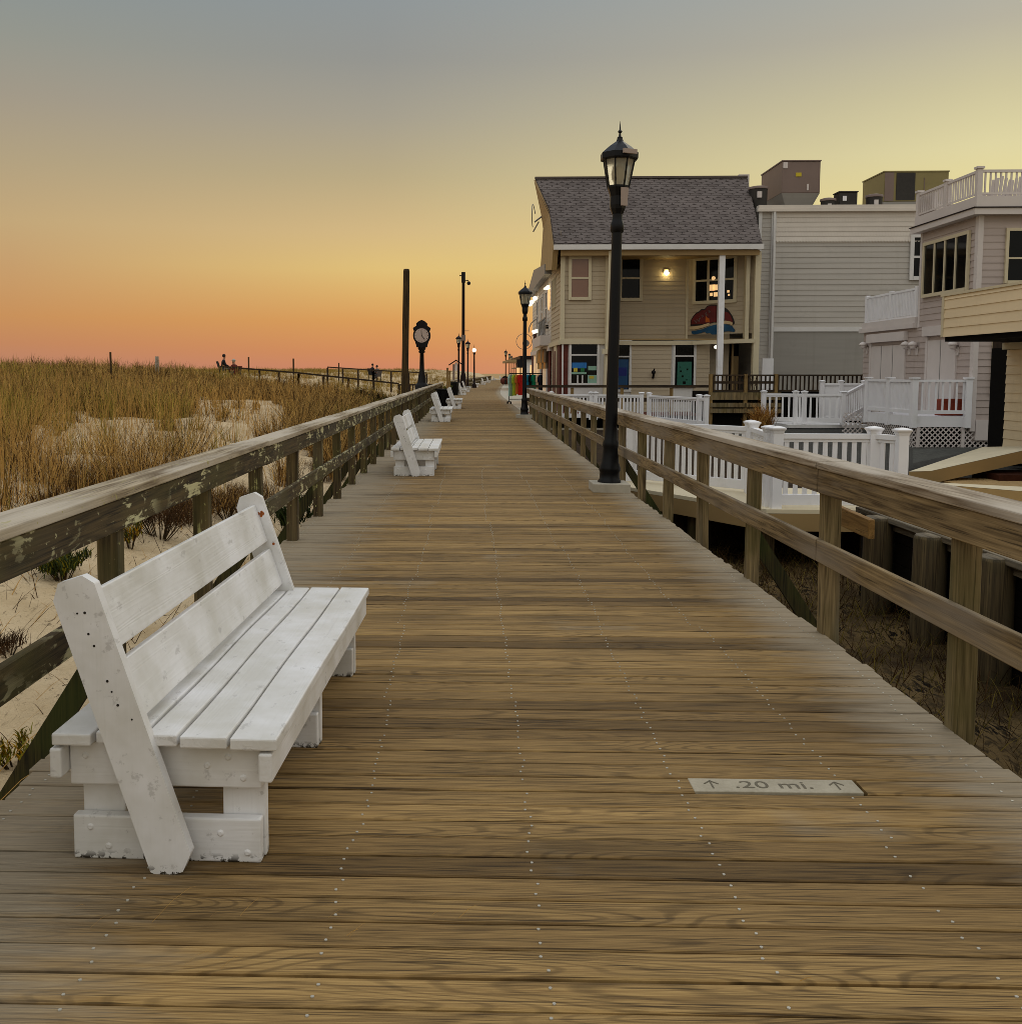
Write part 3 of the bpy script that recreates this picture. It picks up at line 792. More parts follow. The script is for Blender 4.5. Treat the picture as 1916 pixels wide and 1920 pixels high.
# low sand, dark with leaf litter, between boardwalk and bulkhead
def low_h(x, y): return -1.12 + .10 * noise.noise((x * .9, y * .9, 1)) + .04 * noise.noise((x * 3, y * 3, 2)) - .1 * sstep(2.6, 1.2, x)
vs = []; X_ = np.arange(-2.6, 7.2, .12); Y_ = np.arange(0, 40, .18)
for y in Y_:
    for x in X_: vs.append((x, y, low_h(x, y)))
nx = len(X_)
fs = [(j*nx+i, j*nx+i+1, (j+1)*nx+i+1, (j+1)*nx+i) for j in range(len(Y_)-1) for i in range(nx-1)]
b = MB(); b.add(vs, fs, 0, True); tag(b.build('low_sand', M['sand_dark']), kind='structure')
# raised ground by the houses
b = MB(); b.box((5.02, -4, -1.55), (70, 12.4, -.06)); b.box((8.05, 12.4, -1.55), (70, 17.4, -.20)); tag(b.build('yard_ground', M['ground']), kind='structure')
M['gravel2'] = paint('yard_gravel', C(84, 82, 76), .95, .35, 40, spec=.1)
b = MB(); b.box((8.05, 17.42, -1.55), (70, 37, -.45)); tag(b.build('gravel_yard', M['gravel2']), kind='structure')
b = MB(); b.box((2.25, 38.6, -1.5), (60, 300, -.012)); tag(b.build('pavement', M['concrete']), kind='structure')

# ------------------------------------------------------------------ bulkhead, piles, slab
bk = wthing('bulkhead', (4.9, 4, 0), 'weathered timber bulkhead wall with a grey plank cap behind the round piles', 'bulkhead')
b = MB()
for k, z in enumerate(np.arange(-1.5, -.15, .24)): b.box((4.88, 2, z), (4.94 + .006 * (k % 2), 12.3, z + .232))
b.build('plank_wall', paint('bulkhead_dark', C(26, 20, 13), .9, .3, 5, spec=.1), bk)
b = MB(); b.box((4.74, 2, -.075), (5.06, 12.15, -.008)); b.box((4.82, 2, -.17), (4.87, 12.1, -.08)); b.build('cap_planks', M['lcap_dark'], bk, bevel=.008)
pile_spots = [(1648, 969), (1745, 1003), (1868, 1043)]
gp = 'round timber piles along the bulkhead'
plabs = ['round timber pile farthest from the camera, beside the orange timber end', 'middle round timber pile in front of the bulkhead', 'nearest round timber pile at the right picture edge']
for (px, py), lab in zip(pile_spots, plabs):
    g = G(px, py, -.02); b = MB()
    b.lathe([(.17, -1.6), (.160, -.06), (.15, -.03), (.0005, -.03)], (g.x, g.y, 0), 18)
    tp = tag(b.build('timber_pile', M['pile'], origin=(g.x, g.y, -1.2)), lab, 'pile', gp)
    b = MB(); b.lathe([(.146, -.029), (.140, -.018), (.0005, -.016)], (g.x, g.y, 0), 18); b.build('pile_top', M['lcap_dark'], tp, origin=(g.x, g.y, -1.2))
# orange new timber
M['new_wood'] = wood('new_timber', 1, C(150, 114, 62, 1.05), C(112, 80, 38, 1.0), fine=50)
a = PY(1552, 955, 12.0); c = PY(1634, 993, 10.6)
b = MB(); b.bar(a, c, .07, .21); tag(b.build('timber_beam', M['new_wood'], origin=c, bevel=.006), 'clean orange brown timber beam end poking out behind the brown railing', 'beam')

# slab of the white fenced ramp
ZS = -.24
A1 = G(1437, 955, ZS); A0 = G(1178, 913, ZS); A2 = G(1655, 962, ZS)
poly = [(A0.x, A0.y), (A1.x, A1.y), (A2.x, A2.y + .25), (8.0, 13.4), (8.0, 15.2), (A1.x + .9, 16.2), (3.6, 18.6), (2.6, 18.6)]
sl = wthing('concrete_ramp', (4.2, 14, ZS), 'tan sided concrete platform carrying the white picket fences', 'platform')
b = MB(); b.prism(poly, (0, 0, ZS - .30), (1, 0, 0), (0, 1, 0), (0, 0, .24)); b.build('slab_edge', M['slab_side'], sl, fixn=True)
b = MB(); b.prism([(x, y) for x, y in poly], (0, 0, ZS - .056), (1, 0, 0), (0, 1, 0), (0, 0, .056)); b.build('slab_top', M['slab_top'], sl, fixn=True)
for (x, y) in ((A1.x + .1, A1.y + .35), (A0.x + .25, A0.y + .4), (3.5, 15.2), (5.6, A2.y + .6)):
    b = MB(); b.lathe([(.13, -1.5), (.13, ZS - .31)], (x, y, 0), 10); b.build('pile', M['pile'], sl)


M['mulch'] = sand_mat('dark_mulch', C(64, 50, 34), C(48, 36, 26), .8, C(24, 18, 12))
b = MB(); b.box((2.6, 15.6, -1.5), (9.6, 37.5, -.52)); tag(b.build('planting_bed', M['mulch']), kind='structure')
# white picket fences
def white_fence(lab, segs, z0, h, group='white picket fences', pk=.125, pw=.062, cap=.17, bottom=.12, postw=.135, skip=0, panel=False, zs=None):
    """segs: list of polyline ground points; posts at every point"""
    p0 = segs[0]
    r = wthing('picket_fence', (p0[0], p0[1], z0), lab, 'fence', group)
    zf = zs or [z0] * len(segs)
    rt, pkb = MB(), MB()
    for (a, za), (c, zb) in zip(zip(segs, zf), list(zip(segs, zf))[1:]):
        A = Vector((a[0], a[1], za)); B = Vector((c[0], c[1], zb)); u = (B - A); L = u.length; u = u / L
        up = Vector((0, 0, 1)); s = u.cross(up).normalized()
        rt.bar(A + up * (h - .06), B + up * (h - .06), .085, .07); rt.bar(A + up * (h - .11), B + up * (h - .11), .04, .06)
        rt.bar(A + up * bottom, B + up * bottom, .05, .15)
        if panel:
            pkb.bar(A + up * (h * .5), B + up * (h * .5), .012, h - .2)
            n = int(L / .06)
            for i in range(1, n): c_ = A + u * (L * i / n); pkb.bar(c_ + up * bottom - s * .008, c_ + up * (h - .12) - s * .008, .012, .012)
        else:
            n = max(2, int(round(L / pk)))
            for i in range(1, n):
                c_ = A + u * (L * i / n); pkb.bar(c_ + up * bottom, c_ + up * (h - .1), pw, .022, up=s)
    rt.build('rails', M['white'], r, bevel=.004); pkb.build('pickets', M['white'], r)
    for (a, za) in zip(segs, zf):
        x, y = a[0], a[1]; w = postw / 2
        b = MB(); b.box((x - w, y - w, za - .02), (x + w, y + w, za + h + .01)); po = b.build('post', M['white'], r, bevel=.004)
        b = MB(); t = za + h + .01; e = cap / 2 + .012
        def ring(q, z): return [(x - q, y - q, z), (x + q, y - q, z), (x + q, y + q, z), (x - q, y + q, z)]
        rr = [ring(w + .002, t - .03), ring(w + .010, t), ring(e, t + .028), ring(e, t + .045), ring(e * .6, t + .062), ring(.005, t + .072)]
        vs = sum(rr, []); fs = [(3, 2, 1, 0)]
        for k in range(len(rr) - 1):
            for i in range(4): j = (i + 1) % 4; fs.append((4*k+i, 4*k+j, 4*k+4+j, 4*k+4+i))
        b.add(vs, fs); b.build('post_cap', M['white'], po, origin=r.location)
    return r
pA1 = (4.38, 15.45); pA0 = (2.78, 17.15)
def lerp(a, c, t): return (a[0] + (c[0] - a[0]) * t, a[1] + (c[1] - a[1]) * t)
HF = 1.06
white_fence('near white picket fence leading from the brown railing back toward the lamp post', [pA0, pA1], ZS, HF)
white_fence('short white picket fence joining the two capped posts behind the brown railing', [(4.36, 15.28), (A1.x + .12, A1.y + .34)], ZS, HF)
pB0 = (A1.x - .22, A1.y + .62); pB2 = (A2.x + .27, A2.y + .55); 
white_fence('white picket fence crossing in front of the lattice porch, ending in a big capped post', [(A1.x + .16, A1.y + .13), (A2.x + .02, A2.y + .42), (A2.x + .24, A2.y + .05)] , ZS, HF, zs=[ZS, ZS, ZS])
q0 = PY(1062, 738, 36.0); q1 = PY(1210, 740, 35.5); q2 = PY(1228, 740, 35.2); q3 = PY(1325, 740, 31.0)
white_fence('far white picket fence below the shop windows', [(q0.x - .5, 36.6), (PY(1108, 738, 36.2).x, 36.2), (PY(1117, 738, 36.1).x, 36.1), (PY(1203, 738, 35.6).x, 35.6)], -.05, .93, pk=.13)
white_fence('white picket fence turning toward the dark timber deck', [(PY(1217, 738, 35.4).x, 35.4), (PY(1311, 738, 32.2).x, 32.2), (PY(1325, 738, 31.7).x, 31.7)], -.10, .97, pk=.16)
r0 = PY(1427, 740, 33.5); r1 = PY(1490, 740, 33.0); r2 = PY(1512, 740, 32.5); r3 = PY(1588, 740, 32.0); r4 = PY(1622, 732, 33.0)
white_fence('white picket fence of the ramp up to the lilac house', [(r0.x, 33.2), (r1.x, 32.9), (r2.x, 32.7), (r3.x, 32.3), (r4.x + .2, 33.6)], 0.0, 1.0, pk=.19, zs=[-.02, -.02, -.02, -.02, .32])
s0 = PY(1534, 712, 36); s1 = PY(1567, 712, 36); s2 = PY(1608, 712, 36)
white_fence('solid white panel fence behind the ramp', [(s0.x, 35.6), (s1.x, 35.5), (s2.x, 35.4)], -.1, 1.40, panel=True)
b = MB(); b.box((r0.x + .6, 32.45, -.16), (r3.x + .9, 34.4, -.05)); tag(b.build('ramp_floor', M['trim'], origin=(r0.x + 1, 33, -.2)), 'pale ramp floor under the picket fence of the lilac house', 'ramp')

# dark timber deck with picket railing in front of the entrance
Yd = 38.3
d0 = PY(1331, 705, Yd).x; d1 = PY(1618, 705, Yd).x
zt = PY(1400, 702, Yd).z; zm = PY(1400, 734, Yd).z
dk = wthing('timber_deck', (d0, Yd, -.3), 'dark brown timber deck with picket railing below the grey wall', 'deck')
b = MB(); b.box((d0, Yd - .06, zt - .06), (d1, Yd + .08, zt)); b.box((d0, Yd - .02, zm), (d1, Yd + .04, zm + .07)); b.box((d0, Yd - .015, zm + .30), (d0 + 2.55, Yd + .05, zm + .40)); b.split('rail', M['dark_wood'], dk)
b = MB()
for x in np.arange(d0 + .12, d1, .165): b.box((x, Yd + .001, zm + .07), (x + .055, Yd + .03, zt - .06))
b.build('pickets', M['dark_wood_z'], dk)
for x in (d0 - .02, PY(1395, 705, Yd).x, PY(1452, 705, Yd).x, d1):
    b = MB(); b.box((x, Yd - .08, -.6), (x + .12, Yd - .062 + .16, zt + .02)); b.build('post', M['tan_post'], dk)
b = MB()
for k, z in enumerate((zm - .02, zm - .42, zm - .64)):
    b.box((d0, Yd - .10 - .05 * k, z - .30 + .12 * (k > 0)), (d0 + 2.7, Yd - .03, z - .012))
b.build('skirt_boards', M['rail_z'], dk)
b = MB(); b.box((d0 + .05, Yd + .1, -1), (d1 + .5, 41.5, zm - .02)); b.build('deck_floor', M['dark'], dk)
# single dark handrail across the shop front
Yh = 39.4; h0 = PY(986, 722, Yh); h1 = PY(1330, 722, Yh)
hr = wthing('handrail', (h0.x, Yh, 0), 'dark low handrail running along the foot of the beige shop', 'railing')
b = MB(); b.box((h0.x, Yh - .09, 1.06), (h1.x, Yh + .09, 1.16)); b.box((h0.x, Yh - .03, .50), (h1.x, Yh + .03, .66)); b.split('rail', M['dark_wood'], hr)
for px in (1073, 1166, 1259):
    x = PY(px, 722, Yh).x; b = MB(); b.box((x - .06, Yh - .05, -.3), (x + .06, Yh + .05, 1.05)); b.build('post', M['tan_post'], hr)
b = MB(); b.box((h0.x + .2, 38.6, -.5), (13.5, 42.2, -.006)); tag(b.build('shop_walk', M['brick'], origin=(6, 40, -.1)), kind='structure')

# ------------------------------------------------------------------ windows
def window(parent, o, u, w, h, nx=1, ny=2, fr=.10, dep=.06, fmat=None, gmat=None, mid=None, name='window', n=None):
    """o: lower left corner on the wall face, u: unit direction along the wall, n: outward"""
    o = Vector(o); u = Vector(u); n = Vector(n); z = Vector((0, 0, 1)); fmat = fmat or M['beige_trim']; gmat = gmat or M['glass']
    org = root_of(parent).location
    b = MB()
    def rect(x0, x1, y0, y1, d):
        p = [o + u*x0 + z*y0, o + u*x1 + z*y0, o + u*x1 + z*y1, o + u*x0 + z*y1]
        q = [a + n * d for a in p]
        b.add(p + q, [(0,1,2,3),(7,6,5,4),(0,4,5,1),(1,5,6,2),(2,6,7,3),(3,7,4,0)])
    rect(-fr, 0, -fr, h + fr, dep); rect(w, w + fr, -fr, h + fr, dep); rect(-.001, w + .001, h, h + fr, dep - .002); rect(-.001, w + .001, -fr, 0, dep + .02)
    m = fr * .5
    for i in range(1, nx): x = w * i / nx; rect(x - m * .7, x + m * .7, 0, h, dep - .008)
    for j in range(1, ny):
        y = h * j / ny if mid is None else h * mid; rect(0, w, y - m * .6, y + m * .6, dep - .012)
    f = b.build(name, fmat, parent, origin=org, fixn=True)
    b = MB(); g = n * .012 + n * .016
    b.add([o + g, o + u * w + g, o + u * w + z * h + g, o + z * h + g], [(0, 1, 2, 3)]); b.build('pane', gmat, f, origin=org)
    return f
def root_of(o):
    while o.parent: o = o.parent
    return o
DN = (0, -1, 0); DL = (-1, 0, 0)

# ------------------------------------------------------------------ beige shop
Y0 = 42.0
X = lambda px, Y=Y0: PY(px, 700, Y).x
Z = lambda py, Y=Y0: PY(900, py, Y).z
bs = wthing('beige_shop', (X(1200), Y0, 0), 'two storey beige clapboard shop with a big grey fish scale shingle roof', 'shop building')
XA = X(1050); Yr = 44.4
zE = Z(470, 41.6); z1 = Z(640)
b = MB()   # solid core behind the boards
b.box((XA + .05, Y0 + .08, -.3), (X(1137) - .05, 60, zE)); b.box((X(1137) - .05, Yr + .1, -.3), (X(1395), 60, zE)); b.build('core', M['beige'], bs)
b = MB()
b.siding((XA, Y0 + .06), (X(1137), Y0 + .06), z1, zE, .195, .022, DN)
b.siding((X(1137), Y0 + .06), (X(1137), Yr), -.1, zE, .195, .022, (1, 0, 0))
xc = X(1285, Yr)
b.siding((X(1137), Yr), (xc, Yr), z1, zE, .195, .022, DN)
xr_, yr_ = X(1412, 42.4), 42.4
u2 = Vector((xr_ - xc, yr_ - Yr, 0)).normalized(); n2 = Vector((u2.y, -u2.x, 0))
b.siding((xc, Yr), (xr_, yr_), Z(628, Yr), zE, .195, .022, n2)
b.siding((X(1183, 43.2), 43.2), (X(1258, 43.2), 43.2), -.1, z1, .195, .022, DN)
b.siding((X(1300, 43.2), 43.2), (X(1330, 43.2), 43.2), -.1, z1, .195, .022, DN)
b.siding((XA, Y0 + .06), (XA, 46.7), z1, zE + .9, .195, .022, DL)
b.build('clapboard_wall', M['beige'], bs)
b = MB()
b.box((XA - .02, Y0 - .06, z1), (XA + .16, Y0 + .10, zE))
b.box((X(1133), Y0 - .05, z1), (X(1139), Y0 + .06, zE)); b.box((xc - .05, Yr - .06, z1), (xc + .05, Yr + .02, zE))
b.box((XA - .03, Y0 - .08, z1 - .12), (X(1139), Y0 + .1, z1 + .10)); b.box((X(1137), 43.05, z1 - .12), (xc + .4, 43.3, z1 + .06))
b.bar((xc, 43.1, z1 - .03), (xr_, 42.2, z1 + .03), .3, .17)
b.box((xr_ - .10, 42.1, 0), (xr_ + .14, 42.4, zE))
pxx = X(1395, 42.6); b.box((pxx - .08, 42.35, z1), (pxx + .08, 42.65, zE))
b.split('corner_trim', M['beige_trim'], bs)
b = MB(); b.box((X(1137), 43.35, z1 + .1), (xr_, 46, z1 + .16)); b.build('recess_ledge', M['soffit'], bs)
# ground floor: recessed shopfront
b = MB(); b.box((X(1050), Y0 + .02, -.1), (X(1065), Y0 + .1, z1 - .12)); b.split('brick_pier', M['brick'], bs)
b = MB(); b.box((X(1053), Y0 - .04, -.1), (X(1056), Y0 + .02, z1 - .12)); b.build('downpipe', M['trim'], bs)
b = MB(); b.box((X(1065), Y0 + .03, -.1), (X(1137), Y0 + .1, z1 - .12)); b.box((X(1137), 43.25, -.1), (X(1183, 43.2), 43.4, z1)); b.box((X(1258, 43.2), 43.22, -.1), (X(1306, 43.2), 43.4, z1)); b.split('shopfront_panel', M['trim'], bs)
b = MB(); b.box((X(1330, 43.2), 45.5, -.3), (xr_ + .2, 45.6, z1)); b.box((X(1330, 43.2) - .02, 43.25, -.3), (X(1330, 43.2), 45.6, z1)); b.box((X(1330, 43.2), 43.3, z1 + .01), (xr_, 45.6, z1 + .06)); b.build('entrance_recess', M['dark'], bs)  # recess walls painted near black for the shade inside the entrance
b = MB()
for px in (1361, 1371): b.box((X(px, 44.6), 44.6, -.3), (X(px, 44.6) + .09, 44.7, z1))
b.box((X(1372, 45), 45.2, -.3), (X(1386, 45), 45.3, 2.4)); b.split('entrance_door', M['soffit'], bs)
T = M['trim']
w1 = window(bs, (X(1071), Y0 + .03, Z(718)), (1, 0, 0), X(1119) - X(1071), Z(640.5) - Z(718) + .0, 1, 2, .10, .07, T, M['glass'], .68, 'shop_window', DN)
w2 = window(bs, (X(1136, 43.25), 43.25, Z(730, 43.2)), (1, 0, 0), X(1179, 43.25) - X(1136, 43.25), Z(642, 43.2) - Z(730, 43.2), 1, 2, .10, .07, T, M['glass'], .70, 'shop_window', DN)
w3 = window(bs, (X(1265, 43.2), 43.22, Z(722, 43.2)), (1, 0, 0), X(1300, 43.2) - X(1265, 43.2), Z(643, 43.2) - Z(722, 43.2), 1, 2, .10, .07, T, M['glass'], .69, 'shop_window', DN)
w4 = window(bs, (X(1070), Y0 + .04, Z(557)), (1, 0, 0), X(1101) - X(1070), Z(486) - Z(557), 1, 2, .13, .07, None, M['glass_sky'], .5, 'window', DN)
w5 = window(bs, (X(1163, Yr), Yr - .01, Z(559, Yr)), (1, 0, 0), X(1196, Yr) - X(1163, Yr), Z(485, Yr) - Z(559, Yr), 1, 2, .14, .08, None, M['glass'], .5, 'window', DN)
L2 = (Vector((xr_, yr_, 0)) - Vector((xc, Yr, 0))).length
wa = Vector((xc, Yr, Z(565, 44))) + u2 * (L2 * .14) + n2 * .005
w6 = window(bs, wa, u2, L2 * .56, Z(490, 44) - Z(565, 44), 3, 2, .14, .08, None, M['glass'], .5, 'window', n2)
ro = bs.location
# things seen in the windows: posters and the glow of lamps inside
def poster(parent, c, w, h, mat, y):
    b = MB(); b.box((c[0] - w / 2, y - .004, c[1] - h / 2), (c[0] + w / 2, y, c[1] + h / 2)); return b.build('poster', mat, parent, origin=ro)
M['teal'] = paint('teal_poster', C(40, 104, 88, 1.0), .5, .1, 3); M['blue'] = paint('blue_poster', C(10, 66, 110, 1.1), .5, .12, 2)
M['sky_blue'] = paint('sky_blue', C(30, 110, 180, 1.1), .5, .1, 4); M['pop1'] = paint('poster_yellow', C(200, 180, 60), .5, .1); M['pop2'] = paint('poster_green', C(30, 110, 60), .5, .1)
M['pop3'] = paint('poster_mint', C(140, 180, 160), .5, .1); M['navy'] = paint('navy', C(14, 30, 110, 1.1), .6, .1)
yy = Y0 - .012
poster(w1, (X(1086), Z(685)), .62, .24, M['sky_blue'], yy); poster(w1, (X(1079), Z(693)), .16, .16, M['pop1'], yy - .005); poster(w1, (X(1092), Z(693)), .16, .16, M['pop2'], yy - .005)
poster(w1, (X(1085), Z(699.5)), .64, .08, M['pop3'], yy - .008); poster(w1, (X(1110), Z(690)), .34, .18, M['pop3'], yy); poster(w1, (X(1110), Z(711)), .38, .36, M['pop3'], yy); poster(w1, (X(1109), Z(707)), .20, .12, M['pop1'], yy - .005)
poster(w1, (X(1083), Z(711)), .05, .34, M['trim'], yy); poster(w1, (X(1092), Z(711)), .05, .34, M['trim'], yy)
zz = Z(730, 43.2); hh = (Z(642, 43.2) - zz)
poster(w2, ((X(1136, 43.25) + X(1179, 43.25)) / 2, zz + hh * .33), X(1179) - X(1136) - .05, hh * .62, M['blue'], 43.215); poster(w2, (X(1166, 43.2), zz + hh * .38), .42, .36, M['navy'], 43.208)
poster(w3, (X(1283, 43.2), Z(701, 43.2)), .62, 1.06, M['teal'], 43.182)
bb = MB()
for (dx, dz, s) in ((-.16, .12, .07), (.12, .2, .07), (-.08, -.1, .08), (.1, -.25, .05), (-.18, .3, .04), (0, -.38, .12)): bb.box((X(1283, 43.2) + dx - s / 2, 43.172, Z(701, 43.2) + dz - s / 2), (X(1283, 43.2) + dx + s / 2, 43.176, Z(701, 43.2) + dz + s / 2))
bb.build('poster', M['dark'], w3, origin=ro)
bb = MB(); wc = wa + u2 * (L2 * .56 * .47) + Vector((0, 0, .95)) + n2 * .045; bb.sphere(wc, .09, 8); bb.build('indoor_light', M['lit'], w6, origin=ro); bb = MB()
for (k, z, s) in ((.44, .55, .13), (.52, .55, .12), (.53, .25, .09), (.42, .26, .07), (.86, .35, .05), (.88, .2, .04)):
    c = wa + u2 * (L2 * .56 * k) + Vector((0, 0, z)) + n2 * .034; bb.bar(c - u2 * s, c + u2 * s, .006, s * 2.0)
bb.split('indoor_light', M['lit'], w6, origin=ro)
# wall lamp that is on
lx, lz = X(1245, Yr), Z(513, Yr)
b = MB(); b.box((lx - .1, Yr - .12, lz + .02), (lx + .1, Yr - .02, lz + .16)); wl = b.build('wall_lamp', M['beige_trim'], bs)
b = MB(); b.sphere((lx, Yr - .17, lz), .10, 10); b.build('bulb', emit('wall_bulb', (1, .80, .36, 1), 18), wl, origin=ro)
b = MB(); b.sphere((X(1341, 42.5), 42.5, Z(651, 42.5)), .08, 8); b.build('porch_bulb', M['white_lamp'], bs)
b = MB(); hx, hz = X(1224, 43.2), Z(700, 43.2); b.tube((hx, 43.15, hz - .2), (hx + .02, 43.0, hz + .2), .05, .03, 8); b.sphere((hx, 43.05, hz + .05), .09, 8); b.build('hose_tap', M['iron'], bs)
# roof
XL0, XR0 = X(1037, 41.6), X(1423, 41.6); Yrg = 46.6; zR = Z(336, Yrg); XL1, XR1 = X(1001, Yrg), X(1392, Yrg)
def roofpt(u, t):      # t 0 at eave .. 1 at ridge
    tm = .50; pm = PY(1030, 397, 41.6 + (Yrg - 41.6) * tm).x
    xl = XL0 + (pm - XL0) * t / tm if t < tm else pm + (XL1 - pm) * (t - tm) / (1 - tm)
    xr = XR0 + (XR1 - XR0) * t
    return Vector((xl + (xr - xl) * u, 41.6 + (Yrg - 41.6) * t, zE + .28 + (zR - zE - .28) * t)), xl, xr
b = MB(); n = 8
vs = []
for k in range(n + 1):
    for u in (0, 1): vs.append(roofpt(u, k / n)[0])
vs2 = [v + Vector((0, .12, -.16)) for v in vs]
m = len(vs)
fs = [(2*k, 2*k+1, 2*k+3, 2*k+2) for k in range(n)]
b.add(vs, fs); b.add(vs2, [tuple(reversed(f)) for f in fs])
b.add(vs + vs2, [(2*k, 2*k+2, m+2*k+2, m+2*k) for k in range(n)] + [(2*k+3, 2*k+1, m+2*k+1, m+2*k+3) for k in range(n)] + [(0, m, m+1, 1), (m-2, m-1, 2*m-1, 2*m-2)])
# back slope
rb = [Vector((XL1 + .2, Yrg, zR)), Vector((XR1, Yrg, zR)), Vector((XR0, 51.5, zE)), Vector((PY(1034, 500, 51.5).x, 51.5, zE))]
b.add(rb, [(0, 1, 2, 3)])
M['shingle'] = paint('roof_shingle', C(108, 99, 95, 1.1), .9, .14, 3, spec=.15)
M['shingle2'] = paint('roof_shingle_dark', C(100, 91, 87, 1.08), .9, .14, 3, spec=.15)
M['under'] = paint('shingle_gap', C(80, 72, 69), .95, .1, spec=.05)
roof = b.build('roof', M['under'], bs)
b = MB(); rows_, rr = 27, random.Random(2)
nrm = (roofpt(1, 0)[0] - roofpt(0, 0)[0]).cross(roofpt(0, .4)[0] - roofpt(0, 0)[0]).normalized()
for j in range(rows_):
    t0 = j / rows_; t1 = (j + 1.25) / rows_
    _, xl, xr = roofpt(0, min(t0 + .5 / rows_, 1)); sw = .47
    k = -1
    while True:
        xs0 = X(1000) - 2 + k * sw + (sw / 2 if j % 2 else 0); k += 1
        if xs0 > xr - .02: break
        a, c = max(xs0, xl), min(xs0 + sw - .022, xr)
        if c - a < .06: continue
        def pt(x, t, lift):
            q = roofpt(0, min(t, 1))[0]; return Vector((x, q.y, q.z)) + nrm * lift
        ch = (c - a) * .30; tm = t0 + .42 / rows_
        v = [pt(a + ch, t0 + .06 / rows_, .020), pt(c - ch, t0 + .06 / rows_, .020), pt(c, tm, .018), pt(c, t1, .006), pt(a, t1, .006), pt(a, tm, .018)]
        b.add(v, [(0, 1, 2, 3, 4, 5)], 1 if rr.random() < .3 else 0)
b.build('shingles', [M['shingle'], M['shingle2']], roof, origin=ro)
b = MB(); b.box((XL0 - .02, 41.42, zE + .02), (XR0 + .02, 41.6, zE + .23)); b.box((XL1, Yrg - .05, zR + .02), (XR1, Yrg + .1, zR + .09)) ; b.split('eave_board', M['trim'], bs)
b = MB(); b.box((XL1 - .02, Yrg - .09, zR + .01), (XR1, Yrg + .12, zR + .10)); b.build('ridge_cap', M['shingle2'], bs)
b = MB(); b.box((XA - .05, 41.62, zE - .20), (XR0 - .1, 41.86, zE + .015)); b.box((XA, 41.86, zE - .06), (XR0, Yr, zE + .0)); b.build('eave_beam', M['soffit'], bs)
b = MB(); b.box((X(1378, Yrg), Yrg + .12, zR - .3), (X(1397, Yrg), Yrg + 1.2, Z(328, Yrg))); b.build('vent_box', M['lilac_trim'], bs)
# leaning gable overhang on the boardwalk side
N = [PY(1001, 337, Yrg), PY(1030, 397, 44.1), PY(1037, 465, 41.65), PY(1034, 506, 42.0)]
Fp = [PY(1000.5, 338, Yrg + .05), PY(1014, 400, 48.6), PY(1018, 428, 49.4), PY(1013, 507, 51.2)]
b = MB(); sh = Vector((.22, 0, .02))
P_ = N + Fp; Q_ = [p + sh for p in P_]
fs = [(0, 1, 5), (1, 2, 6, 5), (2, 3, 7, 6)]
b.add(P_ + Q_, fs + [tuple(8 + i for i in reversed(f)) for f in fs] + [(0, 8, 9, 1), (1, 9, 10, 2), (2, 10, 11, 3), (3, 11, 15, 7), (7, 15, 14, 6), (6, 14, 13, 5), (5, 13, 8, 0)])
b.build('gable_overhang', M['soffit'], bs, fixn=True)
c = PY(1006, 404, 48.5); b = MB(); b.path([c + Vector((0, .45 * math.cos(a), .55 * math.sin(a))) + Vector((-.25 * math.sin(a * .5), 0, 0)) for a in np.linspace(.3, 4.6, 12)], .022, 5); b.bar(c + Vector((.1, 0, -.3)), c + Vector((-.15, 0, -.75)), .3, .06); b.path([c + Vector((.3, 0, 0)), c + Vector((-.1, 0, -.3))], .04, 5); b.build('scroll_bracket', M['wire'], bs)
# white posts in front
b = MB(); x = X(1348.5, 41.8); b.box((x - .115, 41.68, -.3), (x + .115, 41.92, zE - .01)); b.build('porch_post', M['white'], bs)
b = MB(); xa, xb = X(1143, 41.75), X(1136, 41.75); b.add([(xa - .12, 41.6, zE - .02), (xa + .22, 41.6, zE - .02), (xb + .27, 41.6, -.2), (xb - .12, 41.6, -.2), (xa - .12, 41.98, zE - .02), (xa + .22, 41.98, zE - .02), (xb + .27, 41.98, -.2), (xb - .12, 41.98, -.2)], [(0,1,2,3),(7,6,5,4),(0,4,5,1),(1,5,6,2),(2,6,7,3),(3,7,4,0)]); b.box((xb - .2, 41.5, Z(664)), (xb + .3, 41.6, Z(655))); b.build('flared_post', M['beige_trim'], bs, fixn=True)
# boardwalk face: narrow windows, brick piers
for yw in (44.3, 45.1, 45.8):
    window(bs, (XA - .0, yw + .3, Z(575, 45)), (0, -1, 0), .34, 1.25, 1, 1, .07, .05, None, M['glass'], None, 'side_window', DL)
b = MB()
for ya, yb in ((Y0 + .1, 43.2), (44.6, 45.4)): b.box((XA - .03, ya, -.1), (XA + .05, yb, z1 - .1))
b.split('brick_pier', M['brick'], bs)
b = MB(); b.box((XA - .06, 43.3, -.1), (XA + .0, 44.5, z1 - .1)); b.box((XA - .10, Y0 - .05, z1 - .14), (XA + .0, 60, z1 + .06)); b.build('side_trim', M['beige_trim'], bs)
b = MB(); b.box((XA - .05, 43.5, .3), (XA - .065, 44.3, 2.6)); b.build('side_display', M['brick'], bs)

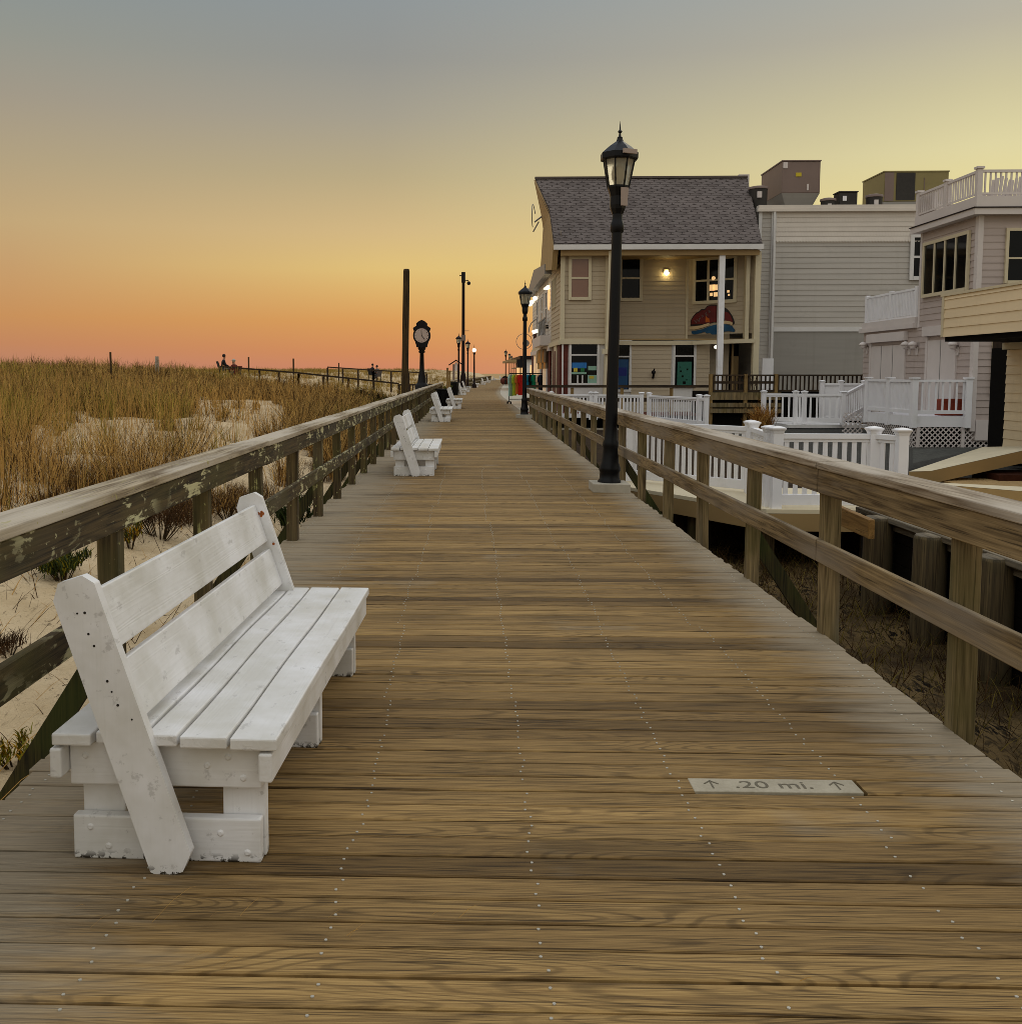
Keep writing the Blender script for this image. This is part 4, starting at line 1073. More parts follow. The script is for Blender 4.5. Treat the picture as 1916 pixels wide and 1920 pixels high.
# wing shaped sign
sg = wthing('shop_sign', tuple(Vector((xc, Yr, Z(600, 44))) + u2 * (L2 * .45)), 'dome shaped red, white and blue painted sign on the angled wall under the window', 'sign')
def sc(px, py):     # photo pixel on the angled wall plane
    d = ray(px, py); p0_ = Vector((xc, Yr, 0)); tt = (p0_ - EYE).dot(n2) / d.dot(n2); return EYE + d * tt
def flat(px_pts, mat, depth, name):
    pts = [sc(*p) for p in px_pts]; b = MB(); n = len(pts); a = [p + n2 * .03 for p in pts]; c = [p + n2 * depth for p in pts]
    b.add(a + c, [tuple(range(n)), tuple(reversed(range(n, 2 * n)))] + [(i, n + i, n + (i + 1) % n, (i + 1) % n) for i in range(n)]); return b.build(name, mat, sg, fixn=True)
M['sred'] = paint('sign_red', C(104, 14, 14, 1.1), .5, .2, 5); M['swhite'] = paint('sign_cream', C(196, 170, 130, 1.2), .5, .06); M['sblue'] = paint('sign_blue', C(10, 74, 112, 1.1), .5, .2, 5); M['sdark'] = paint('sign_dark', C(30, 18, 18), .5, .1); M['sorange'] = paint('sign_orange', C(190, 92, 20, 1.1), .5, .1); M['sgrey'] = paint('sign_letter_grey', C(110, 96, 92), .5, .1)
flat([(1295, 611), (1296, 600), (1300, 593), (1306, 586), (1311, 584), (1316, 579), (1322, 579), (1327, 573), (1334, 571), (1342, 571), (1350, 573), (1358, 575), (1365, 580), (1369, 585), (1373, 591), (1376, 598), (1378, 606), (1374, 609), (1340, 604), (1318, 610)], M['sdark'], .05, 'dome_edge')
flat([(1297, 608), (1298, 600), (1302, 594), (1307, 588), (1312, 586), (1317, 581), (1323, 581), (1328, 575), (1334, 573), (1344, 573), (1344, 603), (1318, 607)], M['sred'], .07, 'dome_red')
flat([(1360, 584), (1367, 586), (1371, 592), (1374, 599), (1375, 604), (1360, 601)], M['sred'], .07, 'dome_red')
flat([(1295, 613), (1300, 612), (1315, 610), (1331, 605), (1331, 610), (1316, 615), (1303, 618), (1295, 617)], M['swhite'], .08, 'stripe'); flat([(1352, 602), (1362, 601), (1372, 603), (1375, 605), (1374, 609), (1364, 607), (1352, 606)], M['swhite'], .08, 'stripe')
flat([(1297, 621), (1304, 620), (1318, 617), (1330, 612), (1344, 608), (1352, 607), (1364, 608), (1373, 611), (1377, 616), (1379, 620), (1377, 622), (1366, 621), (1354, 622), (1347, 627), (1336, 627), (1332, 624), (1326, 625), (1322, 622), (1312, 625), (1303, 627), (1298, 625)], M['sblue'], .06, 'wave')
flat([(1325, 592), (1328, 596), (1331, 597), (1332, 603), (1324, 604), (1324, 598)], M['sorange'], .085, 'flame')
for (px, py, ch, s, rot) in ((1309, 602, 'W', .26, .35), (1314, 596, 'i', .22, .5), (1318, 592, 'n', .22, .55), (1325, 588, 'g', .24, .6), (1331, 583, 's', .24, .5)):
    c = sc(px, py) + n2 * .078
    Mx = Matrix.Translation(c - sg.location) @ Matrix(((u2.x, 0, n2.x, 0), (u2.y, 0, n2.y, 0), (0, 1, 0, 0), (0, 0, 0, 1))) @ Matrix.Rotation(rot, 4, 'Z')
    text_mesh('lettering', ch, s, M['sgrey'], Mx, sg, .003)

# ------------------------------------------------------------------ gable shop beyond, with lit signs
Yg0, Yg1 = 46.8, 60.5
XG = X(1033, Yg0)
gs = wthing('white_gable_shop', (XG, 50, 0), 'white gabled shop with lit signs beyond the beige shop', 'shop building')
zg = 6.35
b = MB(); b.box((XG + .03, Yg0, -.1), (XG + 6, Yg1, zg)); b.build('core', M['grey_light'], gs)
b = MB(); b.siding((XG, Yg0), (XG, Yg1), 2.9, zg, .2, .02, DL); b.build('clapboard_wall', M['grey_light'], gs)
b = MB(); b.prism([(Yg0 - .2, zg - .1), (Yg1 + .3, zg - .1), (Yg1 + .3, zg + .05), ((Yg0 + Yg1) / 2 + 1, zg + .9), (Yg0 - .2, zg + .35)], (XG - .35, 0, 0), (0, 1, 0), (0, 0, 1), (7, 0, 0)); b.build('roof', M['wire'], gs, fixn=True)
for y in (49.5, 52.5, 56): window(gs, (XG, y + .5, 4.1), (0, -1, 0), 1.0, 1.5, 1, 2, .14, .06, M['trim'], M['glass'], None, 'window', DL)
b = MB(); b.tube((XG - .05, 48.0, 5.2), (XG + .01, 48.0, 5.2), .55, .55, 16); b.build('arch_window', M['lit'], gs)
b = MB()
for k in range(5):
    c = Vector((XG - .25, 48 + k * .9, 3.85)); b.path([c + Vector((0, .36 * math.cos(a), .36 * math.sin(a))) for a in np.linspace(0, 2 * PI, 11)], .03, 5)
b.bar((XG - .25, 47.4, 4.25), (XG - .25, 52.4, 4.25), .06, .06); b.bar((XG - .25, 47.4, 3.45), (XG - .25, 52.4, 3.45), .06, .06); b.build('scroll_balcony', M['wire'], gs)
b = MB(); b.box((XG - .5, 47.2, 2.95), (XG - .002, 52.6, 3.42)); b.build('awning_box', M['lilac_trim'], gs)
for px, py, Y in ((1003, 559, 56), (997, 566, 58.5), (994, 570, 60)):
    p = PY(px, py, Y); b = MB(); b.sphere(p, .13, 8); b.bar(p, (XG, Y, p.z + .1), .04, .04); b.build('globe_light', M['white_lamp'], gs)
p = PY(1030, 540, 48); b = MB(); b.lathe([(.30, -.05), (.28, 0), (.10, .14)], (p.x, 48, p.z), 10); b.build('hanging_lamp', M['warm'], gs)
for ya, yb, mt in ((46.9, 48.2, 'brick'), (51.5, 52.3, 'brick'), (59.3, 60.4, 'brick')):
    b = MB(); b.box((XG - .06, ya, -.1), (XG, yb, 2.8)); b.build('pier', M[mt], gs)
b = MB(); b.box((XG - .035, 48.3, .2), (XG - .02, 51.4, 2.6)); b.box((XG - .035, 53, .2), (XG - .02, 58.8, 2.6)); b.split('lit_shopfront', M['lit'], gs)
b = MB()
for y in (48.2, 49.3, 50.4, 52.6, 54.2, 56, 57.7): b.box((XG - .12, y, -.1), (XG - .03, y + .18, 2.75))
b.split('pilaster', M['trim'], gs)
b = MB(); b.box((XG - .14, Yg0, 2.68), (XG, Yg1, 2.90)); b.build('band', M['lilac_trim'], gs)
def hang_sign(name, pxs, pys, Y, mat, lab, th=.12):
    a = PY(pxs[0], pys[0], Y); c = PY(pxs[1], pys[1], Y)
    r = wthing(name, (c.x, Y, a.z), lab, 'sign')
    b = MB(); b.box((a.x, Y - th, c.z), (c.x, Y, a.z)); b.build('board', mat, r, bevel=.01)
    b = MB(); b.bar((a.x, Y - th / 2, a.z + .05), (XG + .02, Y - th / 2, a.z + .05), .05, .05); b.build('bracket', M['iron'], r)
    return r
M['sbrown'] = paint('brown_sign', C(84, 52, 44), .6, .2, 8)
hang_sign('hanging_sign', (1000, 1009), (624, 641), 57, M['sbrown'], 'dark brown hanging sign on the white gabled shop')
hang_sign('hanging_sign', (1016, 1022), (616, 636), 51.5, M['lit2'], 'glowing yellow green hanging sign on the white gabled shop')
hang_sign('hanging_sign', (1023, 1034), (612, 616), 48.5, M['iron'], 'thin dark sign bracket board above the coats')
p = PY(1010, 619, 55); b = MB(); b.tube((p.x - .35, 55, p.z - .12), (p.x + .45, 55, p.z + .14), .10, .10, 8); tag(b.build('strip_light', M['white_lamp'], origin=p), 'white lit strip light slanting over the shop signs', 'light')
p = PY(986, 640, 57); b = MB(); b.path([p + Vector((-.1 + .45 * math.cos(a), .06, .45 * math.sin(a))) for a in np.linspace(0, 2 * PI, 21)], .018, 5); b.tube((p.x, 57.02, p.z - .1), (p.x, 57.10, p.z - .1), .20, .20, 12); b.path([p + Vector((.75 + .6 * math.cos(a), 0, .55 + .75 * math.sin(a))) for a in np.linspace(0, 3.2, 9)], .03, 5); b.bar(p + Vector((.3, .06, .3)), (XG, 57.06, p.z + .4), .05, .05); tag(b.build('round_sign', M['wire'], origin=p), 'pale round scroll sign half hidden behind the second lamp post', 'sign')

# ------------------------------------------------------------------ clothing: shirts on racks, coats on the wall
def shirt_mesh(b, o, u, w, h, dep, mi=0, long=False):
    o = Vector(o); u = Vector(u).normalized(); z = Vector((0, 0, 1)); n = u.cross(z)
    hw = w / 2
    out = [(-.08, 0), (-hw * .72, -.05), (-hw * 1.05, -.16 * h), (-hw * 1.10, -.42 * h if not long else -.7 * h), (-hw * .80, -.43 * h if not long else -.71 * h), (-hw * .70, -.30 * h), (-hw * .74, -.70 * h), (-hw * .78, -h), (-hw * .2, -h * .985), (hw * .3, -h), (hw * .78, -h * .99), (hw * .74, -.70 * h), (hw * .70, -.30 * h), (hw * .80, -.43 * h if not long else -.71 * h), (hw * 1.10, -.42 * h if not long else -.7 * h), (hw * 1.05, -.16 * h), (hw * .72, -.05), (.08, 0), (0, -.05)]
    b.prism(out, o - n * dep / 2, u, z, n * dep, mi)
def rack(loc, L, u, lab):
    r = empty('clothes_rack', loc, math.atan2(u[1], u[0])); tag(r, lab, 'clothes rack', 'clothes racks outside the shop')
    b = MB(); b.tube((-L / 2, 0, 1.62), (L / 2, 0, 1.62), .025, None, 8); b.build('hanging_bar', M['iron'], r, origin=(0, 0, 0))
    for s in (-1, 1):
        b = MB(); b.tube((s * L / 2, 0, .12), (s * L / 2, 0, 1.64), .025, None, 8); b.tube((s * L / 2, -.32, .12), (s * L / 2, .32, .12), .025, None, 8); b.build('upright', M['iron'], r, origin=(0, 0, 0))
        for q in (-1, 1):
            b = MB(); b.tube((s * L / 2 - .03, q * .30, .06), (s * L / 2 + .03, q * .30, .06), .06, None, 10); b.build('castor', M['black'], r, origin=(0, 0, 0))
    b = MB(); b.tube((-L / 2, 0, .25), (L / 2, 0, .25), .02, None, 8); b.build('lower_bar', M['iron'], r, origin=(0, 0, 0))
    return r
g1 = G(974, 757, 0); g2 = Vector((X(1004, 50.5), 50.5, 0))
L1 = 1.15; L2r = 1.25
rack((g1.x, g1.y, 0), L1, (1, .25), 'black clothes rack carrying the pale, lime, orange and red shirts')
rack((g2.x, g2.y, 0), L2r, (1, .1), 'black clothes rack carrying the blue, black, teal and navy shirts')
def shirt(c, px, Y, lab, w=.30, h=.95, long=False, ang=.9):
    x = X(px, Y); m = paint('shirt_fabric', c, .9, .12, 8, spec=.1); b = MB()
    shirt_mesh(b, (x, Y, 1.56), (math.cos(ang), math.sin(ang), 0), w * 1.2, h, .09, 0, long)
    b.path([(x, Y, 1.55), (x, Y, 1.645)], .008, 5)
    o = b.build('shirt', m, origin=(x, Y, 1.6), bevel=.02, fixn=True); tag(o, lab, 'shirt', 'shirts hanging on the racks')
Yk = g1.y - .05
shirt(C(150, 186, 178), 957.5, Yk - .15, 'pale mint long shirt at the left end of the racks', .34, 1.15)
shirt(C(166, 190, 60), 964.5, Yk - .08, 'lime green shirt beside the pale mint one', .32, 1.12)
shirt(C(206, 116, 60), 970, Yk, 'orange shirt between the lime and red ones', .30, 1.05)
shirt(C(190, 40, 40), 975.5, Yk + .08, 'red shirt just left of the second lamp post', .32, 1.1)
shirt(C(20, 110, 160), 990.5, 50.4, 'bright blue shirt just right of the second lamp post', .30, .8)
shirt(C(10, 12, 16), 995.5, 50.45, 'black shirt between the blue and teal ones', .30, .85)
shirt(C(10, 110, 90), 1001, 50.5, 'teal green shirt on the right rack', .30, .8)
shirt(C(190, 174, 160), 1008.5, 50.55, 'pale cream shirt beside the navy one', .26, .85)
shirt(C(16, 22, 44), 1015, 50.6, 'dark navy shirt at the right end of the racks', .42, .95)
for px, py, Y, lab, c in ((1015, 655, 50.5, 'beige hanging coat nearest the yellow sign', C(170, 146, 110)), (1023, 653, 49.0, 'tan hanging coat in the middle of the wall', C(150, 126, 96)), (1030, 652, 48.0, 'grey beige hanging coat nearest the brick pier', C(130, 112, 92))):
    p = PY(px, py, Y); b = MB(); m = paint('coat_fabric', c, .9, .12, 8, spec=.1)
    shirt_mesh(b, (p.x, Y, p.z), (.7, .7, 0), .62, 1.0, .12, 0, True); b.path([(p.x, Y, p.z - .02), (p.x + .05, Y, p.z + .12), (XG + .02, Y, p.z + .12)], .015, 5)
    tag(b.build('coat', m, origin=p, bevel=.02, fixn=True), lab, 'coat', 'coats hanging on the shop wall')

# far shops
def far_shop(x0, x1, y0, y1, h, lab, mt, lit=True):
    r = wthing('distant_shop', (x0, y0, 0), lab, 'shop building', 'distant shops along the boardwalk')
    b = MB(); b.box((x0, y0, -.1), (x1, y1, h)); b.build('wall', mt, r)
    b = MB(); b.box((x0 - .5, y0 - .4, h), (x1 + .4, y1 + .4, h + .35)); b.build('roof', M['maroon'], r)
    if lit:
        b = MB()
        for y in np.arange(y0 + .8, y1 - 1.5, 2.6): b.box((x0 - .05, y, .6), (x0 - .01, y + 1.7, 2.5))
        b.box((x0 + .5, y0 - .05, .6), (x0 + 2.2, y0 - .01, 2.4)); b.split('lit_window', M['lit'], r)
    b = MB(); b.box((x0 - 1.6, y0, 2.75), (x0 - .02, y1, 2.95)); b.build('awning', M['soffit'], r)
far_shop(PY(984, 700, 95).x, PY(984, 700, 95).x + 9, 95, 112, PY(980, 667, 95).z - .35, 'low white shop with a dark red roof edge right of the second lamp', M['trim'])
far_shop(PY(976, 700, 128).x + 2.2, PY(976, 700, 128).x + 12, 128, 150, 3.4, 'tan shop with a flat awning further along', M['soffit'])
far_shop(PY(972, 700, 175).x + 3.2, PY(972, 700, 175).x + 14, 175, 240, 4.2, 'farthest long low shop with lit windows', M['beige'])
p = PY(976, 682, 90); r = wthing('dark_sign', (p.x, 90, 0), 'small dark rectangular sign board beside the second lamp post', 'sign')
b = MB(); b.box((p.x - .35, 89.9, p.z - .35), (p.x + .35, 90, p.z + .4)); b.build('board', M['iron'], r); b = MB(); b.box((p.x - .05, 90.01, 0), (p.x + .05, 90.09, p.z)); b.build('post', M['iron'], r)

# ------------------------------------------------------------------ grey building
Yw = 44.0
gb = wthing('grey_building', (X(1560, Yw), Yw, 0), 'long flat roofed grey clapboard building with a scalloped upper band', 'building')
xg0, xg1 = X(1416, Yw), X(1760, Yw); zt = Z(388, Yw)
b = MB(); b.box((xg0 + .05, Yw + .06, -.3), (xg1 + 8, Yw + 18, zt - .25)); b.build('core', M['grey_side'], gb)
b = MB(); b.siding((xg0, Yw + .05), (X(1441, Yw), Yw + .05), 0, zt, .19, .02, DN); b.siding((X(1441, Yw), Yw + .05), (xg1, Yw + .05), Z(615, Yw), Z(456, Yw), .235, .026, DN)
b.siding((xg0 + .02, Yw + 3), (xg0 + .02, Yw + .05), Z(470, Yw), zt, .19, .02, DL); b.siding((xg1 + .1, Yw + .05), (xg1 + 6, Yw + .05), 0, zt, .235, .02, DN)
b.build('clapboard_wall', M['grey_side'], gb)
xb = X(1448, Yw)
b = MB()    # scalloped band
zb, zt2 = Z(456, Yw), Z(394, Yw); n = 56; sw = (xg1 - xb) / n
rows = 7
for j in range(rows):
    z0 = zb + (zt2 - zb) * j / rows; z1_ = zb + (zt2 - zb) * (j + 1.3) / rows
    for i in range(-1, n):
        xa = xb + (i + (.5 if j % 2 else 0)) * sw; xa0 = max(xa, xb); xe = min(xa + sw * .97, xg1)
        if xe - xa0 < .02: continue
        mid = (xa0 + xe) / 2; hw_ = (xe - xa0) / 2
        arc = [(mid + hw_ * math.cos(t), z0 + .07 - hw_ * (1.0 if j == 0 else .35) * math.sin(t)) for t in np.linspace(PI, 0, 7)]
        pts = [(x, Yw - (.03 if j == 0 else .004), z) for x, z in arc] + [(xe, Yw + .015, min(z1_, zt2 + .05)), (xa0, Yw + .015, min(z1_, zt2 + .05))]
        b.add(pts, [tuple(range(len(pts)))])
b.build('scalloped_band', M['grey_light'], gb)
b = MB(); b.box((xb, Yw + .02, zb - .02), (xg1, Yw + .06, zt2 + .1)); b.build('band_backing', M['grey_light'], gb)
b = MB(); b.box((X(1439, Yw), Yw - .04, -.3), (X(1447.5, Yw), Yw + .1, zt)); b.box((X(1416, Yw) - .02, Yw - .035, 0), (X(1421, Yw), Yw + .1, zt)); b.box((X(1448, Yw), Yw - .05, Z(622, Yw)), (xg1, Yw + .05, Z(614, Yw))); b.split('corner_trim', M['trim'], gb)
b = MB(); b.tube((X(1443, Yw), Yw - .1, .2), (X(1443, Yw), Yw - .1, zt - .2), .05, None, 8); b.build('downpipe', M['trim'], gb)
b = MB(); b.box((xg0 - .05, Yw - .12, zt - .14), (xg1 + 8, Yw + .3, zt + .02)); b.box((xg0 - .1, Yw - .16, zt - .26), (xg1 + 8, Yw + .1, zt - .15)); b.split('parapet_cap', M['grey_light'], gb)
b = MB(); b.box((xb, Yw + .0, -.3), (xg1, Yw + .055, Z(622, Yw))); b.build('lower_panel', M['grey_panel'], gb)
window(gb, (X(1704, Yw), Yw - .0, Z(520, Yw)), (1, 0, 0), X(1730, Yw) - X(1704, Yw), Z(448, Yw) - Z(520, Yw), 1, 2, .16, .08, M['trim'], M['glass'], None, 'window', DN)
b = MB(); b.box((X(1428, 43), 42.95, .1), (X(1449, 43), 43.05, Z(672, 43))); tag(b.build('white_board', M['white'], origin=(X(1438, 43), 43, .5)), 'white board leaning by the corner of the grey building', 'board')

# roof units
def unit(name, px0, px1, py0, py1, Y, dep, lab, mat, front, skirt=None, yaw_=0):
    a = PY(px0, py0, Y); c = PY(px1, py1, Y); zb_ = zt + .0
    r = wthing(name, (a.x, Y, zb_), lab, 'roof unit', 'air conditioning units on the grey roof')
    zb2 = c.z if skirt else zb_
    b = MB(); b.box((a.x, Y, zb2), (c.x, Y + dep, a.z)); b.build('casing', mat, r, bevel=.02)
    if skirt:
        s = skirt; b = MB(); vs = [(a.x, Y, zb2 - .005), (c.x, Y, zb2 - .005), (c.x, Y + dep, zb2 - .005), (a.x, Y + dep, zb2 - .005), (a.x + s, Y + s, zb_ - .3), (c.x - s, Y + s, zb_ - .3), (c.x - s, Y + dep - s, zb_ - .3), (a.x + s, Y + dep - s, zb_ - .3)]
        b.add(vs, [(0,1,2,3),(7,6,5,4),(0,4,5,1),(1,5,6,2),(2,6,7,3),(3,7,4,0)]); b.build('curb', M['grey_panel'], r, fixn=True)
    for (fx0, fx1, fz0, fz1, m) in front:
        b = MB(); w = c.x - a.x; h = a.z - zb2; b.box((a.x + w * fx0, Y - .025, zb2 + h * fz0), (a.x + w * fx1, Y - .001, zb2 + h * fz1)); b.build('panel', m, r)
    b = MB(); b.box((a.x - .03, Y - .03, a.z + .001), (c.x + .03, Y + dep + .03, a.z + .05)); b.build('lid', mat, r)
    return r
M['ylabel'] = paint('yellow_label', C(190, 170, 30, 1.1), .5, .05)
unit('roof_unit', 1467, 1537, 302, 361, 45.5, 3.2, 'big brown square roof unit with a yellow label', M['hvac'], [(.36, .50, .52, .64, M['ylabel']), (.02, .14, .78, .97, M['lilac_trim']), (.66, .70, .08, .28, M['lilac_trim'])], .5)
unit('roof_unit', 1658, 1777, 322, 377, 47, 2.5, 'wide olive roof unit with a dark grille beside the roof deck', M['hvac2'], [(.01, .15, .02, .98, M['hvac']), (.19, .48, .05, .97, M['hvac_dark']), (.62, .63, .1, .8, M['hvac'])], .15)
unit('roof_unit', 1574, 1607, 360, 388, 45, .7, 'small dark cube roof unit with a white label', M['hvac_dark'], [(.18, .40, .5, .78, M['white'])])
def cond(px0, px1, py0, Y, lab, label=True):
    a = PY(px0, py0, Y); c = PY(px1, py0, Y); cx_ = (a.x + c.x) / 2; R = (c.x - a.x) / 2
    r = wthing('condenser', (cx_, Y, zt), lab, 'roof unit', 'air conditioning units on the grey roof')
    b = MB(); b.lathe([(R * .9, zt), (R * .92, a.z - .08)], (cx_, Y, 0), 16); b.build('casing', M['hvac_dark'], r)
    b = MB(); b.lathe([(R, a.z - .1), (R, a.z), (R * .6, a.z + .04), (.01, a.z + .05)], (cx_, Y, 0), 16); b.build('fan_guard', M['hvac'], r)
    b = MB(); b.box((cx_ - R * .35, Y - R - .02, a.z - .5 * R - .3), (cx_ + R * .1, Y - R * .85, a.z - .25)); b.build('label_plate', M['lilac_trim'], r)
cond(1403, 1440, 351, 45.2, 'round dark condenser at the left end of the grey roof')
cond(1538, 1567, 373, 45, 'small low condenser right of the big brown unit')
cond(1623, 1655, 366, 45, 'small dark condenser left of the wide olive unit')

# ------------------------------------------------------------------ lilac house
Yl = 28.0; XH = PY(1830, 560, Yl).x
YU = PX(1727, 480, XH).y; YB = PX(1618, 700, XH).y
lh = wthing('lilac_house', (XH, Yl, 0), 'pale lilac grey clapboard house with a roof deck and shuttered double doors', 'house')
lo_ = lh.location
zU = PY(1832, 404, Yl).z; zmid = 3.05; zb0 = .30
b = MB(); b.box((XH + .05, Yl + .05, -.3), (XH + 9, YU, zU)); b.box((XH + .05, YU, -.3), (XH + 9, YB, zmid)); b.build('core', M['lilac'], lh)
b = MB()
b.siding((XH, YB), (XH, Yl + .03), zb0, zmid, .19, .022, DL); b.siding((XH, YU), (XH, Yl + .03), zmid, zU, .19, .022, DL)
b.siding((XH + .02, Yl), (XH + 9, Yl), zb0, zU, .19, .022, DN); b.build('clapboard_wall', M['lilac'], lh)
b = MB(); b.box((XH - .035, Yl - .035, .0), (XH + .11, Yl + .13, zU)); b.box((XH - .03, YU - .1, zmid), (XH + .02, YU + .02, zU)); b.box((XH + .12, Yl - .05, -.25), (XH + .95, Yl + .02, zb0 + .02))
b.box((XH + .86, Yl - .06, zb0), (XH + .95, Yl + .02, 3.0)); b.split('corner_trim', M['lilac_trim'], lh)
# roof deck with parapet and railing
zf = zU; of = .28
b = MB(); b.box((XH - of, Yl - of, zf), (XH + 9, YU + .2, zf + .17)); b.build('fascia', M['lilac_trim'], lh)
b = MB(); b.box((XH - of - .03, Yl - of - .03, zf + .171), (XH + 9, YU + .22, zf + .20)); b.build('drip_edge', M['maroon'], lh)
b = MB(); b.box((XH - .2, Yl - .2, zf + .201), (XH + 9, YU + .1, zf + .50)); b.build('parapet', M['lilac_trim'], lh)
zr0 = zf + .50; hr_ = PY(1838, 322, Yl).z - zr0
px_ = XH - .12; pyn = Yl - .12
b = MB(); b.bar((px_, pyn, zr0 + hr_), (px_, YU, zr0 + hr_), .08, .07); b.bar((px_, pyn, zr0 + hr_), (XH + 6, pyn, zr0 + hr_), .08, .07); b.bar((px_, pyn, zr0 + .08), (px_, YU, zr0 + .08), .05, .05); b.bar((px_, pyn, zr0 + .08), (XH + 6, pyn, zr0 + .08), .05, .05); b.split('deck_rail', M['lilac_trim'], lh)
b = MB()
for y in np.arange(pyn + .15, YU, .14): b.box((px_ - .02, y, zr0 + .08), (px_ + .02, y + .04, zr0 + hr_))
for x in np.arange(px_ + .15, XH + 3.5, .14): b.box((x, pyn - .02, zr0 + .08), (x + .04, pyn + .02, zr0 + hr_))
b.build('balusters', M['lilac_trim'], lh)
for (x, y) in ((px_, pyn), (px_, (pyn + YU) / 2), (px_, YU)):
    b = MB(); b.box((x - .07, y - .07, zr0), (x + .07, y + .07, zr0 + hr_ + .06)); b.box((x - .10, y - .10, zr0 + hr_ + .061), (x + .10, y + .10, zr0 + hr_ + .12)); b.build('rail_post', M['lilac_trim'], lh)
b = MB(); b.box((px_ + .05, YU - 1.0, zr0), (px_ + .08, YU - .05, zr0 + hr_ - .1)); b.build('privacy_panel', M['lilac_trim'], lh)
# upper windows
yw0 = PX(1817, 480, XH).y; yw1 = PX(1737, 480, XH).y; zw0 = PX(1777, 545, XH).z; zw1 = PX(1777, 450, XH).z
window(lh, (XH - .02, yw1, zw0), (0, -1, 0), yw1 - yw0, zw1 - zw0, 4, 1, .10, .07, M['beige_trim'], M['glass'], None, 'window', DL)
xw0 = PY(1888, 480, Yl).x; window(lh, (xw0, Yl - .02, PY(1888, 526, Yl).z), (1, 0, 0), 1.1, PY(1888, 433, Yl).z - PY(1888, 526, Yl).z, 1, 2, .08, .07, M['beige_trim'], M['glass'], .45, 'window', DN)
window(lh, (PY(1862, 700, Yl).x - .0, Yl - .02, PY(1862, 735, Yl).z), (1, 0, 0), .8, 1.5, 1, 1, .08, .07, M['beige_trim'], M['glass'], None, 'window', DN)
# balcony beyond the upper storey
y0_, y1_ = YU + .05, PX(1627, 560, XH).y; zB = PX(1720, 598, XH).z
b = MB(); b.box((XH - .15, y0_, zmid), (XH + 3, y1_ + .35, zmid + .14)); b.box((XH - .1, y0_, zmid + .141), (XH + 3, y1_ + .2, zmid + .34)); b.build('balcony_floor', M['lilac_trim'], lh)
b = MB(); zt_ = PX(1720, 541, XH).z; b.box((XH - .02, y0_, zmid + .36), (XH + .02, y1_, zt_ - .05)); b.bar((XH, y0_, zt_), (XH, y1_, zt_), .1, .07)
for y in np.arange(y0_, y1_, .11): b.box((XH - .04, y, zmid + .42), (XH - .021, y + .05, zt_ - .06))
for y in (y0_ + .07, (y0_ + y1_) / 2, y1_): b.box((XH - .07, y - .06, zmid + .3), (XH + .07, y + .06, zt_ + .08))
b.box((XH + .07, y1_ - .03, zmid + .36), (XH + 3, y1_ + .03, zt_)); b.build('balcony_parapet', M['white'], lh)
# double doors with headers and wall lamps
def sdoor(pxa, pxb, zt_):
    ya = PX(pxa, 660, XH).y; yb = PX(pxb, 660, XH).y
    b = MB(); b.box((XH - .05, yb, zb0), (XH - .024, ya, zt_)); b.box((XH - .07, yb - .12, zb0), (XH - .0, yb, zt_ + .12)); b.box((XH - .07, ya, zb0), (XH - .0, ya + .12, zt_ + .12)); d_ = b.build('double_door', M['lilac_trim'], lh)
    b = MB(); b.box((XH - .16, yb - .2, zt_ + .13), (XH - .0, ya + .2, zt_ + .42)); b.build('door_header', M['lilac_trim'], lh)
    b = MB(); 
    for q in (.33, .68) if pxb - pxa > 55 else (.5,): y = ya + (yb - ya) * q; b.box((XH - .058, y - .015, zb0), (XH - .0505, y + .015, zt_))
    b.build('door_joint', M['wire'], d_, origin=lo_)
sdoor(1636, 1697, 2.55); sdoor(1742, 1792, 2.62)
for k, px in enumerate((1627, 1707, 1721, 1797)):
    y = PX(px, 652, XH).y; zl = PX(px, 648, XH).z
    b = MB(); b.lathe([(.03, .12), (.14, .16), (.15, .18), (.10, .24), (.02, .28)], (XH - .17, y, zl - .14), 10); b.sphere((XH - .17, y, zl - .02), .09, 8); b.bar((XH - .17, y, zl + .02), (XH - .02, y, zl - .16), .03, .03); b.box((XH - .05, y - .06, zl - .28), (XH - .02, y + .06, zl - .05)); b.build('wall_lantern', M['lilac_trim'], lh)
# porch
XP = PY(1713, 760, Yl).x; Yp1 = PX(1627, 740, XP).y; zp = .42; zpr = PY(1713, 714, Yl).z
pch = 'porch'
b = MB(); b.box((XP, Yl, zp - .30), (XH - .05, Yp1, zp)); b.build('porch_floor', M['white'], lh)
b = MB(); b.bar((XP, Yl, zpr), (XP, Yp1, zpr), .09, .07); b.bar((XP, Yl, zpr), (XH, Yl, zpr), .09, .07); b.bar((XP, Yl, zp + .12), (XP, Yp1, zp + .12), .05, .10); b.bar((XP, Yl, zp + .12), (XH, Yl, zp + .12), .05, .10)
for y in np.arange(Yl + .08, Yp1, .085): b.box((XP - .012, y, zp + .12), (XP + .012, y + .045, zpr))
for x in np.arange(XP + .2, XH - .1, .19): b.box((x, Yl - .015, zp + .12), (x + .045, Yl + .015, zpr))
b.build('porch_railing', M['white'], lh)
for (x, y) in ((XP, Yl), (XP, (Yl + Yp1) / 2), (XP, Yp1), (XH - .12, Yl - .02)):
    b = MB(); b.box((x - .08, y - .08, zp - .32), (x + .08, y + .08, zpr + .06)); b.box((x - .11, y - .11, zpr + .061), (x + .11, y + .11, zpr + .10)); b.build('porch_post', M['white'], lh)
b = MB(); zg0, zg1 = -.62, zp - .31
